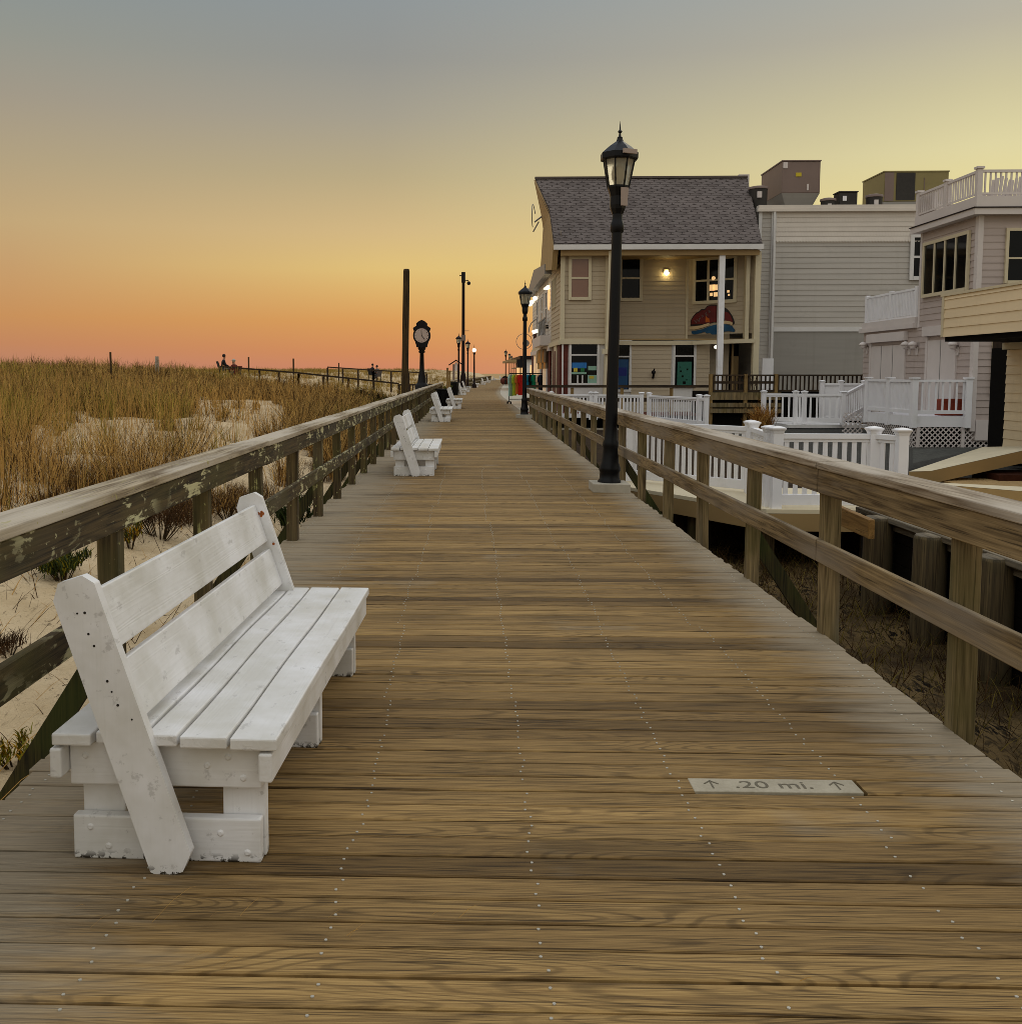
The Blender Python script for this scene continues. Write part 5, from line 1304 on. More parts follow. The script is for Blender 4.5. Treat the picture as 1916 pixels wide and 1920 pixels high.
def lattice(b, o, u, L, h, step=.15, w=.032):
    o = Vector(o); u = Vector(u); z = Vector((0, 0, 1)); n = u.cross(z)
    for sgn in (1, -1):
        k = -h
        while k < L:
            a0, a1 = k, k + h; t0 = max(0, -a0 / h) if a0 < 0 else 0; t1 = min(1, (L - a0) / h)
            if t1 > t0 + .02:
                zA, zB_ = (h * t0, h * t1) if sgn > 0 else (h - h * t0, h - h * t1)
                b.bar(o + u * (a0 + h * t0) + z * zA + n * .008 * sgn, o + u * (a0 + h * t1) + z * zB_ + n * .008 * sgn, w, .012, up=n)
            k += step
lattice(b, (XP + .02, Yl + .02, zg0), (1, 0, 0), XH - XP + .9, zg1 - zg0); lattice(b, (XP + .02, Yp1, zg0), (0, -1, 0), Yp1 - Yl, zg1 - zg0, .13); lattice(b, (XP - .62, Yp1 + .35, zg0), (1, 0, 0), .62, 1.0, .15)
for x in (XP + .1, XH - .25): b.box((x, Yl - .02, zg0), (x + .09, Yl + .018, zg1))
b.build('lattice', M['lilac_trim'], lh)
b = MB(); b.box((XP + .25, Yl + .3, -.7), (XH + .8, Yp1 - .1, zg1 - .02)); b.build('crawl_shade_block', M['dark'], lh)  # solid black fill painted as the shade beneath the porch floor
# roof deck chairs, orange box on the porch
def deck_chair(x, y, lab):
    r = empty('deck_chair', (x, y, zr0 - .32), PI); tag(r, lab, 'chair', 'slatted chairs on the roof deck')
    b = MB()
    for i in range(-2, 3): b.bar((i * .10, .20, .35), (i * .115, .34, 1.02 - .05 * abs(i)), .085, .02, up=(0, 1, 0))
    b.build('backrest', M['lilac_trim'], r, origin=(0, 0, 0)); b = MB(); b.box((-.28, -.3, .36), (.28, .22, .40)); b.build('seat', M['lilac_trim'], r, origin=(0, 0, 0))
    for sx in (-1, 1):
        b = MB(); b.box((sx * .30 - .05, -.35, .54), (sx * .30 + .05, .28, .57)); b.build('arm', M['lilac_trim'], r, origin=(0, 0, 0)); b = MB(); b.box((sx * .28 - .03, -.3, 0), (sx * .28 + .03, -.22, .54)); b.build('leg', M['lilac_trim'], r, origin=(0, 0, 0)); b = MB(); b.box((sx * .28 - .03, .16, 0), (sx * .28 + .03, .24, .54)); b.build('leg', M['lilac_trim'], r, origin=(0, 0, 0))
deck_chair(PY(1866, 360, 29).x, 29.0, 'pale slatted chair on the roof deck, the left of the two'); deck_chair(PY(1904, 360, 29).x, 29.1, 'pale slatted chair on the roof deck at the right picture edge')
x0, x1 = PY(1761, 760, 28.6).x, PY(1803, 760, 28.6).x
M['terracotta'] = paint('terracotta', C(128, 48, 22, 1.1), .8, .12, 6)
cr = wthing('terracotta_planter', ((x0 + x1) / 2, 28.7, zp), 'terracotta coloured box planter on the porch behind the railing', 'planter')
b = MB(); b.box((x0, 28.45, zp), (x1, 28.9, zp + .46)); b.build('box', M['terracotta'], cr, bevel=.02); b = MB(); b.box((x0 - .02, 28.43, zp + .40), (x1 + .02, 28.449, zp + .47)); b.box((x0 + .06, 28.5, zp + .461), (x1 - .06, 28.85, zp + .475)); b.build('rim', M['terracotta'], cr)

# ------------------------------------------------------------------ yellow building at the right edge
XY = PY(1768, 600, 22.0).x
yb_ = wthing('yellow_building', (XY + 1, 20, 0), 'pale yellow clapboard building at the right picture edge with an overhanging upper part', 'building')
zo0 = PY(1768, 632, 22).z; zo1 = PY(1768, 556, 22).z
b = MB(); b.box((XY + .03, 13, zo0 + .02), (XY + 6, 22, zo1)); b.box((XY + 1.45, 13, -.3), (XY + 6, 21.95, zo0 - .12)); b.build('core', M['cream'], yb_)
b = MB(); b.siding((XY, 22), (XY, 13), zo0, zo1, .20, .022, DL); b.siding((XY + 1.42, 22), (XY + 1.42, 13), -.2, zo0 - .28, .20, .022, DL); b.build('clapboard_wall', M['cream'], yb_)
b = MB(); b.box((XY - .04, 12.9, zo1), (XY + 6.1, 22.08, zo1 + .05)); b.box((XY - .03, 21.93, zo0), (XY + .03, 22.03, zo1)); b.box((XY + 1.30, 13, zo0 - .27), (XY + 1.45, 22.0, zo0 - .125)); b.split('edge_trim', M['beige_trim'], yb_)
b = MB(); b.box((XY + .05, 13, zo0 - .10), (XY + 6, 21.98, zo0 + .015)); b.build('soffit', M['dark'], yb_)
x_ = PY(1873, 750, 23.5).x
b = MB(); b.box((x_ - .13, 23.4, -.5), (x_ + .13, 23.65, PY(1873, 640, 23.5).z)); b.box((x_ - .2, 22.1, PY(1873, 656, 23.5).z), (x_ + 5, 23.3, PY(1873, 632, 23.5).z)); b.split('timber_frame', M['dark_wood_z'], yb_)
b = MB(); xq = PY(1897, 700, 22.4).x; b.box((xq, 22.35, -.5), (xq + 5, 23.3, 2.2)); b.build('passage_shade_block', M['dark'], yb_)  # near-black block stands in for the shade of the gap between houses
M['terracotta_dark'] = paint('dark_red_brown', C(66, 36, 24), .85, .2, 6, spec=.1)
# concrete ramps in the yard
def wedge(name, top, th, lab, mt='slab_top', ms_='slab_side'):
    n = len(top); r = wthing(name, tuple(top[0]), lab, 'ramp')
    a = [Vector(p) for p in top]; c = [p - Vector((0, 0, th)) for p in a]
    b = MB(); b.add(a, [tuple(range(n))]); b.build('top_surface', M[mt], r, fixn=False)
    b = MB(); a2 = [p - Vector((0, 0, .004)) for p in a]; b.add(a2 + c, [tuple(reversed(range(n, 2 * n)))] + [(i, n + i, n + (i + 1) % n, (i + 1) % n) for i in range(n)] + [tuple(range(n))]); b.build('side_face', M[ms_], r, fixn=True)
wedge('yard_ramp', [G(1704, 884, -.02), G(1745, 883, -.02), PY(1916, 845, 17.3), PY(1990, 830, 17.0), PY(1990, 835, 20.5), PY(1842, 838, 21.0)], .22, 'tan sided ramp rising to the yellow building')
wedge('yard_curb', [G(1742, 904, -.06), G(1745, 907, -.06), G(1930, 922, -.06), G(1990, 922, -.06), G(1990, 912, -.06), G(1926, 913, -.06)], .24, 'pale topped low curb in front of the tan ground')
b = MB(); b.box((PY(1868, 880, 17.0).x, 16.9, -.3), (PY(2050, 880, 17.2).x, 17.8, -.10)); tag(b.build('dark_planter', M['terracotta_dark'], origin=(PY(1890, 880, 17.8).x, 18, -.1)), 'dark reddish box in the shade under the yard ramp', 'box')
b = MB(); vs = [G(1712, 868, -.03), G(1810, 848, -.03), G(1846, 838, -.03), G(1712, 842, -.03)]; b.add(vs, [(0, 1, 2, 3)])
M['gravel'] = paint('grey_gravel', C(96, 96, 90), .95, .3, 30, spec=.1)
tag(b.build('gravel_bed', M['gravel']), kind='structure')

# ------------------------------------------------------------------ dune vegetation
def blade_mesh(name, mat, base, hgt, ang, lean, wid, cols, face=None, droop=1.8):
    """base (n,3), hgt, lean direction ang, lean amount, width, colour (n,3)"""
    n = len(base); ts = np.array([0, .45, .8, 1.0]); wf = np.array([1.0, .85, .5, 0])
    dirx, diry = np.cos(ang), np.sin(ang)
    fa = rng.uniform(0, 2 * PI, n) if face is None else face
    wx, wy = np.cos(fa) * wid / 2, np.sin(fa) * wid / 2
    V = np.zeros((n, 7, 3)); k = 0
    for i, t in enumerate(ts):
        o = lean * hgt * t ** droop
        cx = base[:, 0] + dirx * o; cy = base[:, 1] + diry * o; cz = base[:, 2] + hgt * t * np.sqrt(np.maximum(1 - (lean * t) ** 2 * .6, .1))
        if i < 3:
            V[:, k, 0] = cx - wx * wf[i]; V[:, k, 1] = cy - wy * wf[i]; V[:, k, 2] = cz
            V[:, k + 1, 0] = cx + wx * wf[i]; V[:, k + 1, 1] = cy + wy * wf[i]; V[:, k + 1, 2] = cz; k += 2
        else:
            V[:, 6, 0] = cx; V[:, 6, 1] = cy; V[:, 6, 2] = cz
    idx = np.array([0, 1, 3, 2, 2, 3, 5, 4, 4, 5, 6]); L = (np.arange(n)[:, None] * 7 + idx[None]).ravel()
    me = bpy.data.meshes.new(name); me.vertices.add(n * 7); me.vertices.foreach_set('co', V.ravel())
    me.loops.add(len(L)); me.loops.foreach_set('vertex_index', L.astype(np.int32))
    me.polygons.add(n * 3); st = (np.arange(n)[:, None] * 11 + np.array([0, 4, 8])[None]).ravel()
    me.polygons.foreach_set('loop_start', st.astype(np.int32))
    me.update(calc_edges=True); me.validate()
    a = me.color_attributes.new('col', 'FLOAT_COLOR', 'POINT')
    cc = np.ones((n, 7, 4)); cc[:, :, :3] = cols[:, None, :]
    a.data.foreach_set('color', cc.ravel()); me.materials.append(mat)
    o = bpy.data.objects.new(name, me); COL.objects.link(o); return o
def rgb(r, g, b, k=1.2): return np.array(C(r, g, b, k)[:3])
STRAW, TAN, BROWN, OLIVE, GREEN = rgb(214, 176, 106, 1.22), rgb(180, 140, 76, 1.18), rgb(84, 58, 28, 1.0), rgb(176, 152, 70, 1.15), rgb(150, 138, 56, 1.1)
patches = [((-5.6, 13.6), (-9.4, 25), 1.45), ((-2.9, 12.6), (-9.6, 41), 1.7), ((-7.6, 14.6), (-4.6, 9.5), 1.3), ((-2.6, 10), (-3.0, 17), 1.1)]
def segd(p, a, b):
    ax, ay = a; bx, by = b; t = ((p[0]-ax)*(bx-ax)+(p[1]-ay)*(by-ay)) / ((bx-ax)**2+(by-ay)**2); t = min(max(t, 0), 1)
    return math.hypot(p[0]-ax-t*(bx-ax), p[1]-ay-t*(by-ay))
clumps = []
r = random.Random(21); tries = 0
def frustum(x, y):
    return -60 < 880 + F_ * x / y < 1000
while len(clumps) < 8600 and tries < 400000:
    tries += 1
    u = r.random()
    y = 8.5 * (62 / 8.5) ** r.random() if u < .80 else r.uniform(74, 300)
    x0 = (-50 - 880) / F_ * y; x1 = XL + off(y) - .8
    x = r.uniform(x0, x1); d = XL + off(y) - x
    if d > 75: continue
    if r.random() > min(1, (x1 - x0) / 24 + .25): continue
    if y < 9.5 and d < 5.0: continue
    if y < 13 and d < 2.4 and r.random() < .95: continue
    if 45 < y < 62 and d < 2.0: continue
    if 57 < y < 74 and d > 1.5: continue            # the sandy beach path
    dp = min(segd((x, y), a, b) - w for a, b, w in patches)
    if dp < 0 and r.random() < .97: continue
    nz = noise.noise((x * .42 + 7, y * .25, 0))
    if nz < .02 and r.random() < .95 and y < 30: continue
    clumps.append((x, y, d, nz))
B_, Hh, An, Le, Wi, Cc = [], [], [], [], [], []
for (x, y, d, nz) in clumps:
    big = noise.noise((x * .18, y * .12, 9))
    far_ = y > 60
    nb_ = int(r.uniform(22, 50) * (1.2 if y < 18 else .9 if y < 32 else .6)); rad = r.uniform(.05, .24) * (1 if y < 25 else 1.5 if y < 70 else 5)
    h0 = r.choice((r.uniform(.4, .8), r.uniform(.7, 1.2), r.uniform(.9, 1.3))) * (1.0 if y < 60 else .7)
    if y > 22: h0 *= .85
    g_ = max(0, min(1, (big + .05) * 1.5)) * (1 if y > 14 else .3)
    ang0 = r.uniform(0, 2 * PI)
    th = rng.uniform(0, 2 * PI, nb_); rr_ = rad * np.sqrt(rng.uniform(0, 1, nb_))
    bx = x + rr_ * np.cos(th); by = y + rr_ * np.sin(th); z0 = dune_h(x, y) - .03
    B_.append(np.stack([bx, by, np.full(nb_, z0)], 1))
    Hh.append(h0 * rng.uniform(.45, 1.12, nb_)); An.append(th + rng.normal(0, .7, nb_)); Le.append(np.abs(rng.normal(.34, .24, nb_)).clip(0, .88))
    Wi.append(rng.uniform(.5, 1.5, nb_) * max(.0065, min(y, 60) * .00048))
    m = rng.uniform(0, 1, nb_)[:, None] ** 1.3; k = rng.uniform(.45, 1.25, nb_)[:, None] * r.uniform(.55, 1.2)
    c1 = STRAW * m + TAN * (1 - m); sel = (rng.uniform(0, 1, nb_) < .42)[:, None]; c1 = np.where(sel, BROWN, c1)
    gsel = (rng.uniform(0, 1, nb_) < g_ * .8)[:, None]; c1 = np.where(gsel, OLIVE * m + GREEN * (1 - m), c1)
    if y < 34:
        q = int(nb_ * .55); th2 = rng.uniform(0, 2 * PI, q); r2 = rad * 1.3 * np.sqrt(rng.uniform(0, 1, q))
        B_.append(np.stack([x + r2 * np.cos(th2), y + r2 * np.sin(th2), np.full(q, z0)], 1)); Hh.append(rng.uniform(.18, .55, q) * min(h0, 1)); An.append(th2 + rng.normal(0, .9, q))
        Le.append(rng.uniform(.55, .97, q)); Wi.append(rng.uniform(.6, 1.3, q) * max(.0065, y * .00046)); dk_ = BROWN * rng.uniform(.35, 1.0, q)[:, None]
    if y > 60: c1 = c1 * .35 + (OLIVE * .5 + BROWN * .5) * .5; k = 1 + (k - k.mean()) * .35
    Cc.append(c1 * k)
    if y < 34: Cc.append(dk_)
for (px, py, rad, h0, nn) in ((10, 905, .5, 1.25, 260), (60, 900, .55, 1.3, 320), (108, 916, .40, .8, 300), (158, 915, .30, .55, 180), (215, 925, .4, 1.15, 240), (265, 938, .5, 1.2, 320), (315, 925, .45, 1.3, 300), (355, 895, .4, 1.15, 240), (240, 890, .45, 1.2, 220), (20, 870, .6, 1.3, 240), (520, 838, .5, 1.1, 300), (560, 825, .5, 1.15, 300), (600, 808, .5, 1.1, 280), (640, 790, .6, 1.1, 280), (90, 985, .22, .5, 90), (540, 900, .25, .6, 120), (625, 865, .3, .7, 140)):
    g = G(px, py, 0)
    for _ in range(8): g = G(px, py, dune_h(g.x, g.y))
    th = rng.uniform(0, 2 * PI, nn); q = rad * np.sqrt(rng.uniform(0, 1, nn)); tone = r.uniform(.75, 1.15)
    B_.append(np.stack([g.x + q * np.cos(th) * .6, g.y + q * np.sin(th) * .6, np.full(nn, g.z - .03)], 1)); Hh.append(h0 * rng.uniform(.35, 1.1, nn)); An.append(th + rng.normal(0, .4, nn))
    Le.append((q / rad * .45 + np.abs(rng.normal(.12, .18, nn))).clip(0, .9)); Wi.append(rng.uniform(.5, 1.4, nn) * max(.0062, g.y * .00042))
    m = rng.uniform(0, 1, nn)[:, None]; c1 = STRAW * m + TAN * (1 - m); c1 = np.where((rng.uniform(0, 1, nn) < .42)[:, None], BROWN * .8, c1); Cc.append(c1 * rng.uniform(.5, 1.2, nn)[:, None] * tone)
    q = nn // 2; th = rng.uniform(0, 2 * PI, q); r2 = rad * 1.1 * np.sqrt(rng.uniform(0, 1, q))
    B_.append(np.stack([g.x + r2 * np.cos(th), g.y + r2 * np.sin(th), np.full(q, g.z)], 1)); Hh.append(rng.uniform(.2, .6, q)); An.append(th + rng.normal(0, .9, q)); Le.append(rng.uniform(.5, .97, q)); Wi.append(np.full(q, max(.006, g.y * .00042))); Cc.append(BROWN * rng.uniform(.25, .8, q)[:, None])
for _ in range(620):                      # lone tall stalks that reach above the rest
    y = r.uniform(10, 46); x = r.uniform((-50 - 880) / F_ * y, XL - 3)
    nb_ = r.randint(1, 4)
    B_.append(np.stack([x + rng.normal(0, .05, nb_), y + rng.normal(0, .05, nb_), np.full(nb_, dune_h(x, y))], 1)); Hh.append(rng.uniform(1.1, 1.75, nb_) * (.8 if y > 25 else 1)); An.append(rng.uniform(0, 6.3, nb_)); Le.append(rng.uniform(.05, .35, nb_))
    Wi.append(np.full(nb_, max(.0055, y * .00036))); Cc.append(np.tile(TAN * .9, (nb_, 1)))
go = blade_mesh('dune_grass', M['grass'], np.concatenate(B_), np.concatenate(Hh), np.concatenate(An), np.concatenate(Le), np.concatenate(Wi), np.concatenate(Cc))
tag(go, 'tall dry straw coloured grass covering the dune', 'grass', kind='stuff')
print('blades', sum(len(q) for q in Hh), 'clumps', len(clumps))

# dead stems and litter on the open sand near the railing
n = 2200; bx = rng.uniform(-8, -1.95, n); by = rng.uniform(2.2, 16, n)
ok = np.array([frustum(a, c) for a, c in zip(bx, by)]); bx, by = bx[ok], by[ok]; n = len(bx)
base = np.stack([bx, by, np.array([dune_h(a, c) for a, c in zip(bx, by)]) + .004], 1)
lo = blade_mesh('dry_litter', M['grass'], base, rng.uniform(.06, .4, n), rng.uniform(0, 6.3, n), rng.uniform(.8, 1.0, n), rng.uniform(.004, .009, n), np.where((rng.uniform(0, 1, n) < .6)[:, None], BROWN * .7, TAN) * rng.uniform(.6, 1.1, n)[:, None], droop=1.0)
tag(lo, 'dead stems and dark litter scattered on the open sand', 'plant litter', kind='stuff')
n = 6000; bx = rng.uniform(2.2, 5.0, n); by = rng.uniform(3.2, 17, n)
base = np.stack([bx, by, np.array([low_h(a, c) for a, c in zip(bx, by)]) + .004], 1)
lo = blade_mesh('low_weeds', M['grass'], base, rng.uniform(.05, .34, n), rng.uniform(0, 6.3, n), rng.uniform(.3, 1.0, n), rng.uniform(.004, .012, n), np.where((rng.uniform(0, 1, n) < .6)[:, None], BROWN * .8, OLIVE * .45) * rng.uniform(.3, 1.1, n)[:, None], droop=1.2)
tag(lo, 'weeds and dead leaves on the ground below the brown railing', 'weeds', kind='stuff')
n = 14; px_l = [(130, 1716), (285, 1730), (860, 1722), (650, 1755), (655, 1757), (450, 1718), (345, 1812), (415, 1816), (1075, 1055), (615, 1722), (810, 1716), (170, 1740), (1500, 1840), (380, 1735)]
base = np.array([tuple(G(*p, .006)) for p in px_l])
lo = blade_mesh('straw_bits', M['grass'], base, np.array([.10, .14, .06, .05, .05, .07, .10, .05, .08, .05, .03, .06, .04, .05]), rng.uniform(-.8, .6, n), np.full(n, .99), np.full(n, .0032), np.tile(TAN, (n, 1)), droop=1.0, face=rng.uniform(1.3, 1.9, n))
tag(lo, 'few loose straw bits lying on the planks', 'straw', kind='stuff')

def shrub(name, lab, cat, p, rad, h, n, cols, lw, ll, up=.5, seed=1, group=None, stem=None, flat=1.0):
    rr_ = np.random.default_rng(seed); p = Vector(p)
    root = wthing(name, p, lab, cat, group)
    b = MB(); k = max(6, int(n ** .5 * .5)); tips = []
    for i in range(k):
        a = rr_.uniform(0, 2 * PI); q = rad * math.sqrt(rr_.uniform(.02, 1)); hh = h * rr_.uniform(.45, 1.0) * (1 - .35 * (q / rad) ** 2)
        t = p + Vector((q * math.cos(a), q * math.sin(a) * flat, hh)); mid = p + (t - p) * .5 + Vector((0, 0, hh * .12))
        b.tube(p + Vector((q * .15 * math.cos(a), q * .15 * math.sin(a), -.03)), mid, .006, .005, 5); b.tube(mid, t, .005, .002, 5); tips.append((mid, t))
    b.build('stems', stem or M['pole_wood'], root)
    base = np.zeros((n, 3))
    for i in range(n):
        m_, t = tips[rr_.integers(k)]; f = rr_.uniform(-.5, 1.0); q = m_ + (t - m_) * f if f >= 0 else m_ + (m_ - t) * (-f) * .8
        base[i] = (q.x + rr_.normal(0, rad * .10), q.y + rr_.normal(0, rad * .10), max(q.z + rr_.normal(0, h * .05), p.z + .01))
    cs = np.array([cols[rr_.integers(len(cols))] for _ in range(n)]) * rr_.uniform(.6, 1.25, n)[:, None]
    o = blade_mesh('leaves', M['leaf'], base - np.array(p), rr_.uniform(.6, 1.3, n) * ll, rr_.uniform(0, 6.3, n), rr_.uniform(.3, .95, n), rr_.uniform(.7, 1.2, n) * lw, cs); o.parent = root
    return root
def gd(px, py):      # where the sight line meets the dune
    z = 0
    for _ in range(8): g = G(px, py, z); z = dune_h(g.x, g.y)
    return Vector((g.x, g.y, z))
DG = rgb(46, 56, 22); YG = rgb(110, 104, 26); DB = rgb(70, 48, 26); GOLD = rgb(170, 130, 24)
gs_ = 'plants growing along the dune side of the railing'
shrub('green_weed', 'dark green weed on the sand left of the nearest bench top', 'plant', gd(120, 1090), .30, .34, 900, [DG, DG, YG], .014, .10, seed=2, group=gs_)
shrub('goldenrod', 'yellow topped goldenrod weed behind the railing post above the bench', 'plant', gd(245, 1052), .20, .36, 420, [YG, GOLD, DG, DB], .010, .06, seed=3, group=gs_)
shrub('dry_bush', 'brown twiggy dry bush behind the railing above the middle of the bench', 'bush', gd(300, 1010), .60, .60, 2000, [DB, BROWN, DB], .006, .13, seed=4, group=gs_)
shrub('dry_bush', 'brown dry bush behind the railing right of the far bench brace', 'bush', gd(430, 975), .55, .5, 1600, [DB, BROWN, TAN * .7], .006, .13, seed=5, group=gs_)
shrub('green_plant', 'dark green spiky plant under the railing past the bench', 'plant', gd(540, 1010) + Vector((.05, 0, 0)), .34, .5, 520, [DG, DG * .7, DG], .018, .22, seed=6, group=gs_)
shrub('yellow_weed', 'small yellow green weed at the left picture edge by the mossy brace', 'plant', gd(30, 1440), .16, .20, 260, [YG, GOLD, YG], .010, .06, seed=7, group=gs_)
shrub('dry_bush', 'low dark dry bush on the sand at the left picture edge', 'bush', gd(15, 1230), .22, .14, 300, [DB, DB * .7], .006, .09, seed=8, group=gs_)
shrub('dry_bush', 'small dry bush on the bare sand below the left railing cap', 'bush', gd(60, 1060), .18, .14, 260, [DB, BROWN], .005, .09, seed=9, group=gs_)
for k_, (px, py, rad, h, lab) in enumerate(((355, 985, .5, .5, 'brown dry bush behind the second railing post above the bench'), (215, 1035, .35, .35, 'small dark dry bush right of the green weed above the bench'), (470, 960, .5, .45, 'brown dry bush under the railing just past the far end of the bench'), (95, 965, .3, .3, 'thin dry bush on the bare sand above the left end of the railing cap'), (600, 905, .5, .5, 'dry bush under the railing level with the second bench'))):
    shrub('dry_bush', lab, 'bush', gd(px, py), rad, h, 1100, [DB, BROWN, DB * .7, TAN * .7], .006, .13, seed=50 + k_, group=gs_)
for i, (px, Y, lab) in enumerate(((672, 48, 'dark dead shrub on the dune left of the wooden pole'), (722, 44, 'dark dead shrub just left of the wooden pole'))):
    x = PY(px, 720, Y).x; shrub('dark_shrub', lab, 'bush', (x, Y, dune_h(x, Y)), 1.15, .95, 1500, [DB * .6, DB * .5, DG * .6], .03, .28, seed=20 + i, group='dark dead shrubs near the wooden pole', flat=.6)
p = PY(1428, 785, 29.5); shrub('ornamental_grass', 'clump of orange brown ornamental grass by the white ramp fence', 'grass clump', (p.x, 29.5, -.32), .42, .75, 900, [rgb(150, 104, 48), rgb(120, 80, 36), TAN], .012, .5, seed=31)
p = PY(1412, 690, 41); shrub('bare_shrub', 'thin bare twiggy shrub at the corner of the grey building', 'shrub', (p.x, 40.9, .9), .35, 1.1, 60, [DB], .02, .1, seed=33)
for i, px in enumerate((847, 853, 861)):
    Y = 72 + i * 5; x = PY(px, 715, Y).x; shrub('planter_shrub', ('leafy green shrub nearest the roofed notice board', 'leafy yellow green shrub between the left lamps', 'leafy green shrub behind the distant benches')[i], 'shrub', (x - .3, Y, 0), .45, .95, 500, [DG, YG, DG], .04, .14, seed=40 + i, group='shrubs among the distant benches')
# bare twigs beside the clock
p = PY(815, 715, 56); shrub('bare_shrub', 'bare branching shrub beside the street clock', 'shrub', (p.x, 56, -.1), .8, 2.3, 90, [DB], .02, .2, seed=35)

# ------------------------------------------------------------------ beach path rails, poles and people on the dune
def rail_line(pts, lab, nseg, cat='railing'):
    r_ = wthing('path_railing', tuple(pts[0]), lab, cat, 'rails beside the beach path'); b = MB(); b2 = MB()
    for a, c in zip(pts, pts[1:]): b.bar(a, c, .10, .09)
    b.build('top_rail', M['dark_wood_z'], r_)
    tot = 0
    for a, c in zip(pts, pts[1:]):
        for i in range(nseg + 1):
            q = a + (c - a) * (i / nseg); z = dune_h(q.x, q.y) - .1
            b = MB(); b.box((q.x - .06, q.y - .06, min(z, q.z - .5)), (q.x + .06, q.y + .06, q.z - .05)); b.build('post', M['dark_wood_z'], r_)
    return r_
rail_line([PY(413, 687, 58), PY(560, 699, 57.5), PY(748, 719, 57)], 'long thin dark rail descending the sandy beach path toward the wooden pole', 4)
rail_line([PY(614, 688, 76), PY(700, 694, 76), PY(800, 699, 76)], 'shorter thin dark rail higher up behind the beach path', 3)
b = MB(); fz = wthing('picket_railing', (PY(765, 720, 62).x, 62.4, 0), 'low dark picket railing behind the end of the dune railing', 'railing')
xa, xb = PY(748, 720, 62.4).x, PY(832, 720, 62.4).x
b.box((xa, 62.34, .86), (xb, 62.46, .95)); b.box((xa, 62.37, .2), (xb, 62.43, .28)); b.split('rail', M['dark_wood_z'], fz); b = MB()
for x in np.arange(xa, xb, .17): b.box((x, 62.375, .0), (x + .06, 62.425, .86))
b.build('pickets', M['dark_wood_z'], fz)
for px, pyt, Y, lab in ((207, 660, 46, 'thin dark pole standing in the grass at far left'), (294, 668, 52, 'pale stubby post standing in the grass'), (466, 669, 62, 'dark pole on the dune right of the seated people'), (550, 672, 62, 'dark pole on the dune above the middle of the path rail'), (635, 680, 80, 'dark pole on the dune behind the upper rail')):
    t_ = PY(px, pyt, Y); b = MB(); b.tube((t_.x, Y, dune_h(t_.x, Y) - .2), t_, .055 if 'stubby' not in lab else .12, .05 if 'stubby' not in lab else .10, 8)
    tag(b.build('dune_pole', M['pole_wood'] if 'pale' not in lab else M['cap_y'], origin=t_), lab, 'pole', 'poles on the dune')

def skin(name, pts, edges, mat, parent, sub=1):
    me = bpy.data.meshes.new(name); me.from_pydata([p[:3] for p in pts], edges, []); me.update(); me.materials.append(mat)
    o = bpy.data.objects.new(name, me); COL.objects.link(o); o.parent = parent
    md = o.modifiers.new('skin', 'SKIN'); md.use_smooth_shade = True
    if not me.skin_vertices:
        try: me.attributes.new  # older layer creation is automatic
        except Exception: pass
    for i, p in enumerate(pts):
        q = p[3]; me.skin_vertices[0].data[i].radius = (q, q * (p[4] if len(p) > 4 else 1))
    me.skin_vertices[0].data[0].use_root = True
    ss_ = o.modifiers.new('sub', 'SUBSURF'); ss_.levels = sub; ss_.render_levels = sub
    return o
M['skin'] = paint('skin', C(170, 120, 94), .6, .05); M['hair'] = paint('hair', C(40, 28, 22), .8, .2, 20); M['hat'] = paint('pale_hat', C(190, 182, 170), .9, .1)
def person(loc, rz, lab, jacket, legs, hat=False, lean=.1):
    root = empty('person', loc, rz); tag(root, lab, 'person')
    # seated facing +y: hips at .47, knees forward, feet on the sand
    B = [(0, 0, .50, .13), (0, .02 + lean * .3, .72, .13), (0, lean * .6, .98, .15), (0, lean * .8, 1.08, .055), (0, lean + .02, 1.20, .095), (0, lean + .02, 1.32, .085),
         (-.19, lean * .6, .98, .055), (-.24, .12, .74, .045), (-.14, .34, .66, .035), (-.12, .42, .65, .028), (.19, lean * .6, .98, .055), (.24, .12, .74, .045), (.14, .34, .66, .035), (.12, .42, .65, .028),
         (-.10, .06, .50, .085), (-.12, .46, .50, .062), (-.12, .50, .10, .042), (-.12, .62, .04, .04), (.10, .06, .50, .085), (.12, .46, .50, .062), (.12, .50, .10, .042), (.12, .62, .04, .04)]
    E = [(0,1),(1,2),(2,3),(3,4),(4,5),(2,6),(6,7),(7,8),(8,9),(2,10),(10,11),(11,12),(12,13),(0,14),(14,15),(15,16),(16,17),(0,18),(18,19),(19,20),(20,21)]
    skin('body', B, E, M['skin'], root)
    J = [(x, y, z, q + .018) for (x, y, z, q) in B[:4]]; J[3] = (*B[3][:3], .06); J += [(x, y, z, q + .018) for (x, y, z, q) in (B[6], B[7], B[8], B[10], B[11], B[12])]
    skin('jacket', J, [(0,1),(1,2),(2,3),(2,4),(4,5),(5,6),(2,7),(7,8),(8,9)], jacket, root)
    T = [(*B[0][:3], .14)] + [(x, y, z, q + .014) for (x, y, z, q) in (B[14], B[15], B[16], B[18], B[19], B[20])]
    skin('trousers', T, [(0,1),(1,2),(2,3),(0,4),(4,5),(5,6)], legs, root)
    b = MB(); b.sphere((0, lean - .01, 1.30), .112, 10)
    if hat: b.lathe([(.19, 1.305), (.19, 1.325), (.12, 1.33)], (0, lean, 0), 14)
    b.build('hat' if hat else 'hair', M['hat'] if hat else M['hair'], root, origin=(0, 0, 0))
    return root
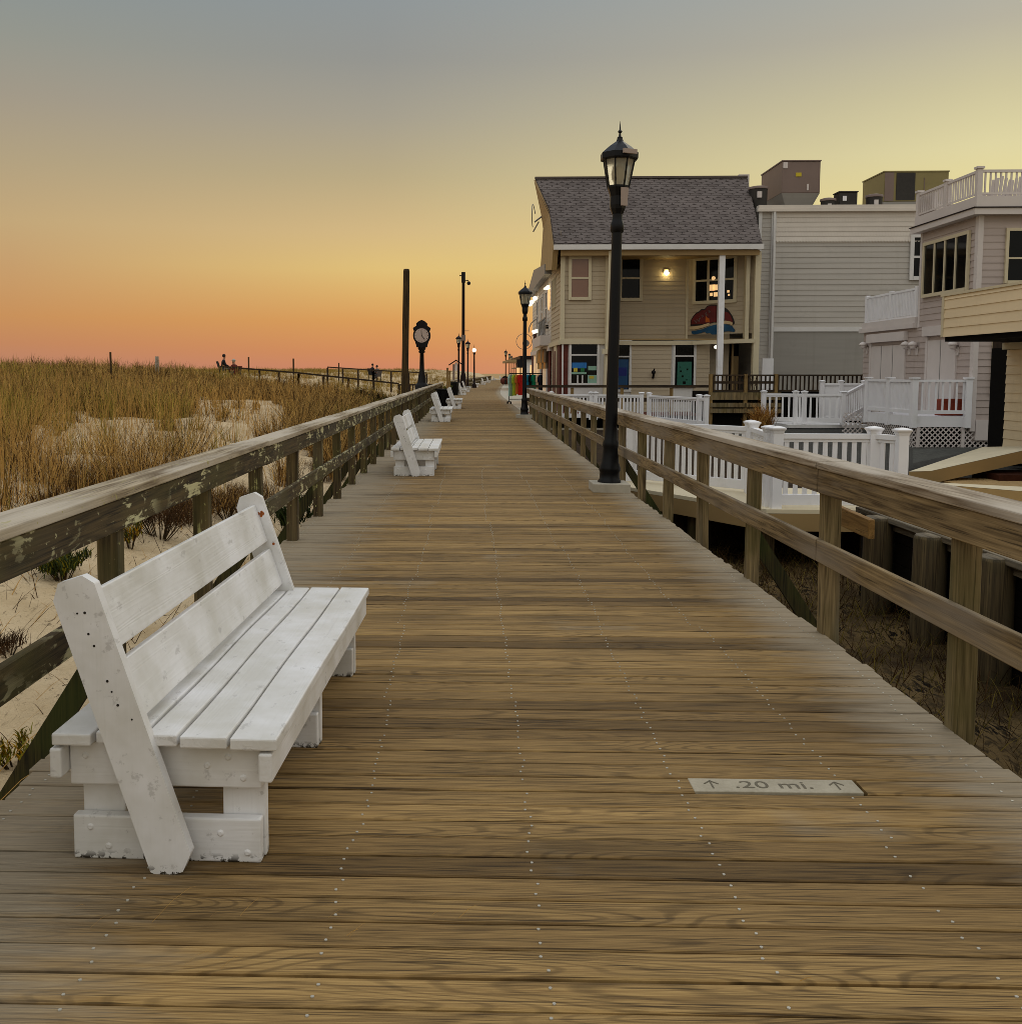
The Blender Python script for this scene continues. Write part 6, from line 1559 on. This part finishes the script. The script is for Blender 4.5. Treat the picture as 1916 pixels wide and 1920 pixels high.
def beach_seat(loc, rz, mat, lab):
    r_ = empty('beach_chair', loc, rz); tag(r_, lab, 'beach chair', 'beach chairs on the dune')
    b = MB(); b.box((-.28, -.16, .33), (.28, .30, .36)); b.build('seat', mat, r_, origin=(0, 0, 0)); b = MB(); b.bar((0, -.15, .34), (0, -.34, .95), .56, .03, up=(0, 1, .3)); b.build('backrest', mat, r_, origin=(0, 0, 0))
    for sx in (-1, 1):
        for y_ in (-.14, .28): b = MB(); b.box((sx * .27 - .02, y_ - .02, -.1), (sx * .27 + .02, y_ + .02, .33)); b.build('leg', M['iron'], r_, origin=(0, 0, 0))
M['jdark'] = paint('dark_jacket', C(30, 28, 34), .9, .1); M['jred'] = paint('dark_red_cloth', C(96, 34, 26), .9, .1); M['jeans'] = paint('grey_trousers', C(90, 88, 90), .9, .1); M['jgrey'] = paint('grey_jacket', C(90, 84, 84), .9, .1)
for px, pyt, Y, rz, lab, j, l, hat, cm, cl in ((417, 663, 61, -1.1, 'person in a dark jacket seated on the dune crest above the rail', 'jdark', 'jeans', False, 'jdark', 'dark beach chair under the person in the dark jacket'),
        (440, 672, 61, 1.0, 'person in a pale hat seated low in a dark red chair on the dune', 'jred', 'jeans', True, 'jred', 'dark red beach chair under the person in the pale hat'),
        (697, 681, 92, -.9, 'distant person in dark clothes seated above the upper rail', 'jdark', 'jdark', False, 'jdark', 'distant dark chair under the person in dark clothes'),
        (708, 684, 92, .9, 'distant person in grey seated beside the one in dark clothes', 'jgrey', 'jeans', False, 'jgrey', 'distant grey chair under the person in grey')):
    t_ = PY(px, pyt, Y); z = t_.z - 1.42
    person((t_.x, Y, z), rz, lab, M[j], M[l], hat); beach_seat((t_.x, Y, z), rz, M[cm], cl)

# ------------------------------------------------------------------ sky, sun, colour
w = bpy.data.worlds.new('World'); scene.world = w; w.use_nodes = True
nt = w.node_tree; nt.nodes.clear()
def N_(ty, **k):
    nd = nt.nodes.new(ty)
    for a, v in k.items(): setattr(nd, a, v)
    return nd
def wm(op, a, b=None, clamp=False):
    nd = N_('ShaderNodeMath', operation=op); nd.use_clamp = clamp
    for i, v in enumerate((a, b)):
        if v is None: continue
        if isinstance(v, (int, float)): nd.inputs[i].default_value = v
        else: nt.links.new(v, nd.inputs[i])
    return nd.outputs[0]
tc = N_('ShaderNodeTexCoord'); sp = N_('ShaderNodeSeparateXYZ'); nrmn = N_('ShaderNodeVectorMath', operation='NORMALIZE')
nt.links.new(tc.outputs['Generated'], nrmn.inputs[0]); nt.links.new(nrmn.outputs[0], sp.inputs[0])
el = wm('MULTIPLY', wm('ARCSINE', sp.outputs[2]), 180 / PI)
fe = wm('DIVIDE', wm('ADD', el, 2.0), 92.0, True)
az = wm('MULTIPLY', wm('ARCTAN2', sp.outputs[0], sp.outputs[1]), 180 / PI)
def sl_(r, g, b): return (lin(r), lin(g), lin(b))
UP = [(32, (.36, .41, .46)), (50, (.62, .67, .75)), (90, (.95, 1.0, 1.08))]
def wramp(stops):
    nd = N_('ShaderNodeValToRGB'); e = nd.color_ramp.elements
    st = stops + UP
    while len(e) < len(st): e.new(.5)
    for q, (d, c) in zip(e, st): q.position = (d + 2) / 92.0; q.color = (*c, 1)
    nt.links.new(fe, nd.inputs[0]); return nd.outputs[0]
L_ = wramp([(-2, sl_(160, 118, 104)), (.3, sl_(186, 130, 106)), (1.6, sl_(195, 135, 95)), (3, sl_(201, 145, 91)), (4.7, sl_(200, 154, 103)), (8, sl_(195, 167, 122)), (11.1, sl_(178, 161, 129)), (14.2, sl_(162, 153, 136)), (17.2, sl_(148, 150, 141)), (20.5, sl_(136, 146, 148))])
C_ = wramp([(-2, sl_(180, 120, 96)), (.3, sl_(206, 134, 100)), (1.2, sl_(211, 140, 91)), (3, sl_(218, 157, 90)), (4.7, sl_(222, 178, 108)), (6, sl_(224, 192, 122)), (8, sl_(212, 184, 132)), (11.1, sl_(186, 170, 133)), (14.2, sl_(166, 159, 142)), (17.2, sl_(149, 149, 144)), (20.5, sl_(143, 150, 152))])
R_w = wramp([(-2, sl_(214, 150, 104)), (.3, sl_(226, 166, 106)), (2, sl_(230, 180, 112)), (4, sl_(233, 198, 122)), (6.5, sl_(235, 212, 138)), (9, sl_(231, 217, 154)), (11.2, sl_(224, 214, 164)), (14, sl_(206, 197, 158)), (17, sl_(184, 178, 159)), (20.5, sl_(167, 171, 167))])
def wramp2(st):
    nd = N_('ShaderNodeValToRGB'); e = nd.color_ramp.elements
    while len(e) < len(st): e.new(.5)
    for q, (d, c) in zip(e, st): q.position = (d + 2) / 92.0; q.color = (*c, 1)
    nt.links.new(fe, nd.inputs[0]); return nd.outputs[0]
Bk = wramp2([(-2, (.24, .22, .18)), (0, (.40, .37, .31)), (10, (.57, .54, .46)), (25, (.74, .73, .66)), (50, (.88, .89, .88)), (90, (1.15, 1.19, 1.25))])
def wmix(f, a, b):
    nd = N_('ShaderNodeMix', data_type='RGBA'); nt.links.new(f, nd.inputs[0]); nt.links.new(a, nd.inputs[6]); nt.links.new(b, nd.inputs[7]); return nd.outputs[2]
def wmr(v, a, b):
    nd = N_('ShaderNodeMapRange'); nd.clamp = True; nt.links.new(v, nd.inputs[0]); nd.inputs[1].default_value = a; nd.inputs[2].default_value = b; return nd.outputs[0]
c_ = wmix(wmr(az, -25, -5), L_, C_); c_ = wmix(wmr(az, -5, 27), c_, R_w)
c_ = wmix(wmr(wm('ABSOLUTE', az), 50, 120), c_, Bk)
bg = N_('ShaderNodeBackground'); bg.inputs[1].default_value = 1.0; nt.links.new(c_, bg.inputs[0])
ow = N_('ShaderNodeOutputWorld'); nt.links.new(bg.outputs[0], ow.inputs[0])
sd = bpy.data.lights.new('sun', 'SUN'); sd.energy = .5; sd.angle = math.radians(35); sd.color = (1, .9, .72)
so = bpy.data.objects.new('sun', sd); COL.objects.link(so)
az_s, el_s = math.radians(35), math.radians(28)
dv = Vector((math.sin(az_s) * math.cos(el_s), math.cos(az_s) * math.cos(el_s), math.sin(el_s)))
so.rotation_euler = dv.to_track_quat('Z', 'Y').to_euler()
scene.view_settings.view_transform = 'Standard'; scene.view_settings.look = 'None'
scene.view_settings.exposure = 0; scene.view_settings.gamma = 1
scene.render.engine = 'CYCLES'; scene.cycles.use_denoising = True; scene.cycles.denoising_prefilter = 'NONE'
scene.cycles.filter_width = .85; scene.cycles.max_bounces = 6; scene.cycles.diffuse_bounces = 3; scene.cycles.glossy_bounces = 3; scene.cycles.transmission_bounces = 4
scene.cycles.sample_clamp_indirect = 4
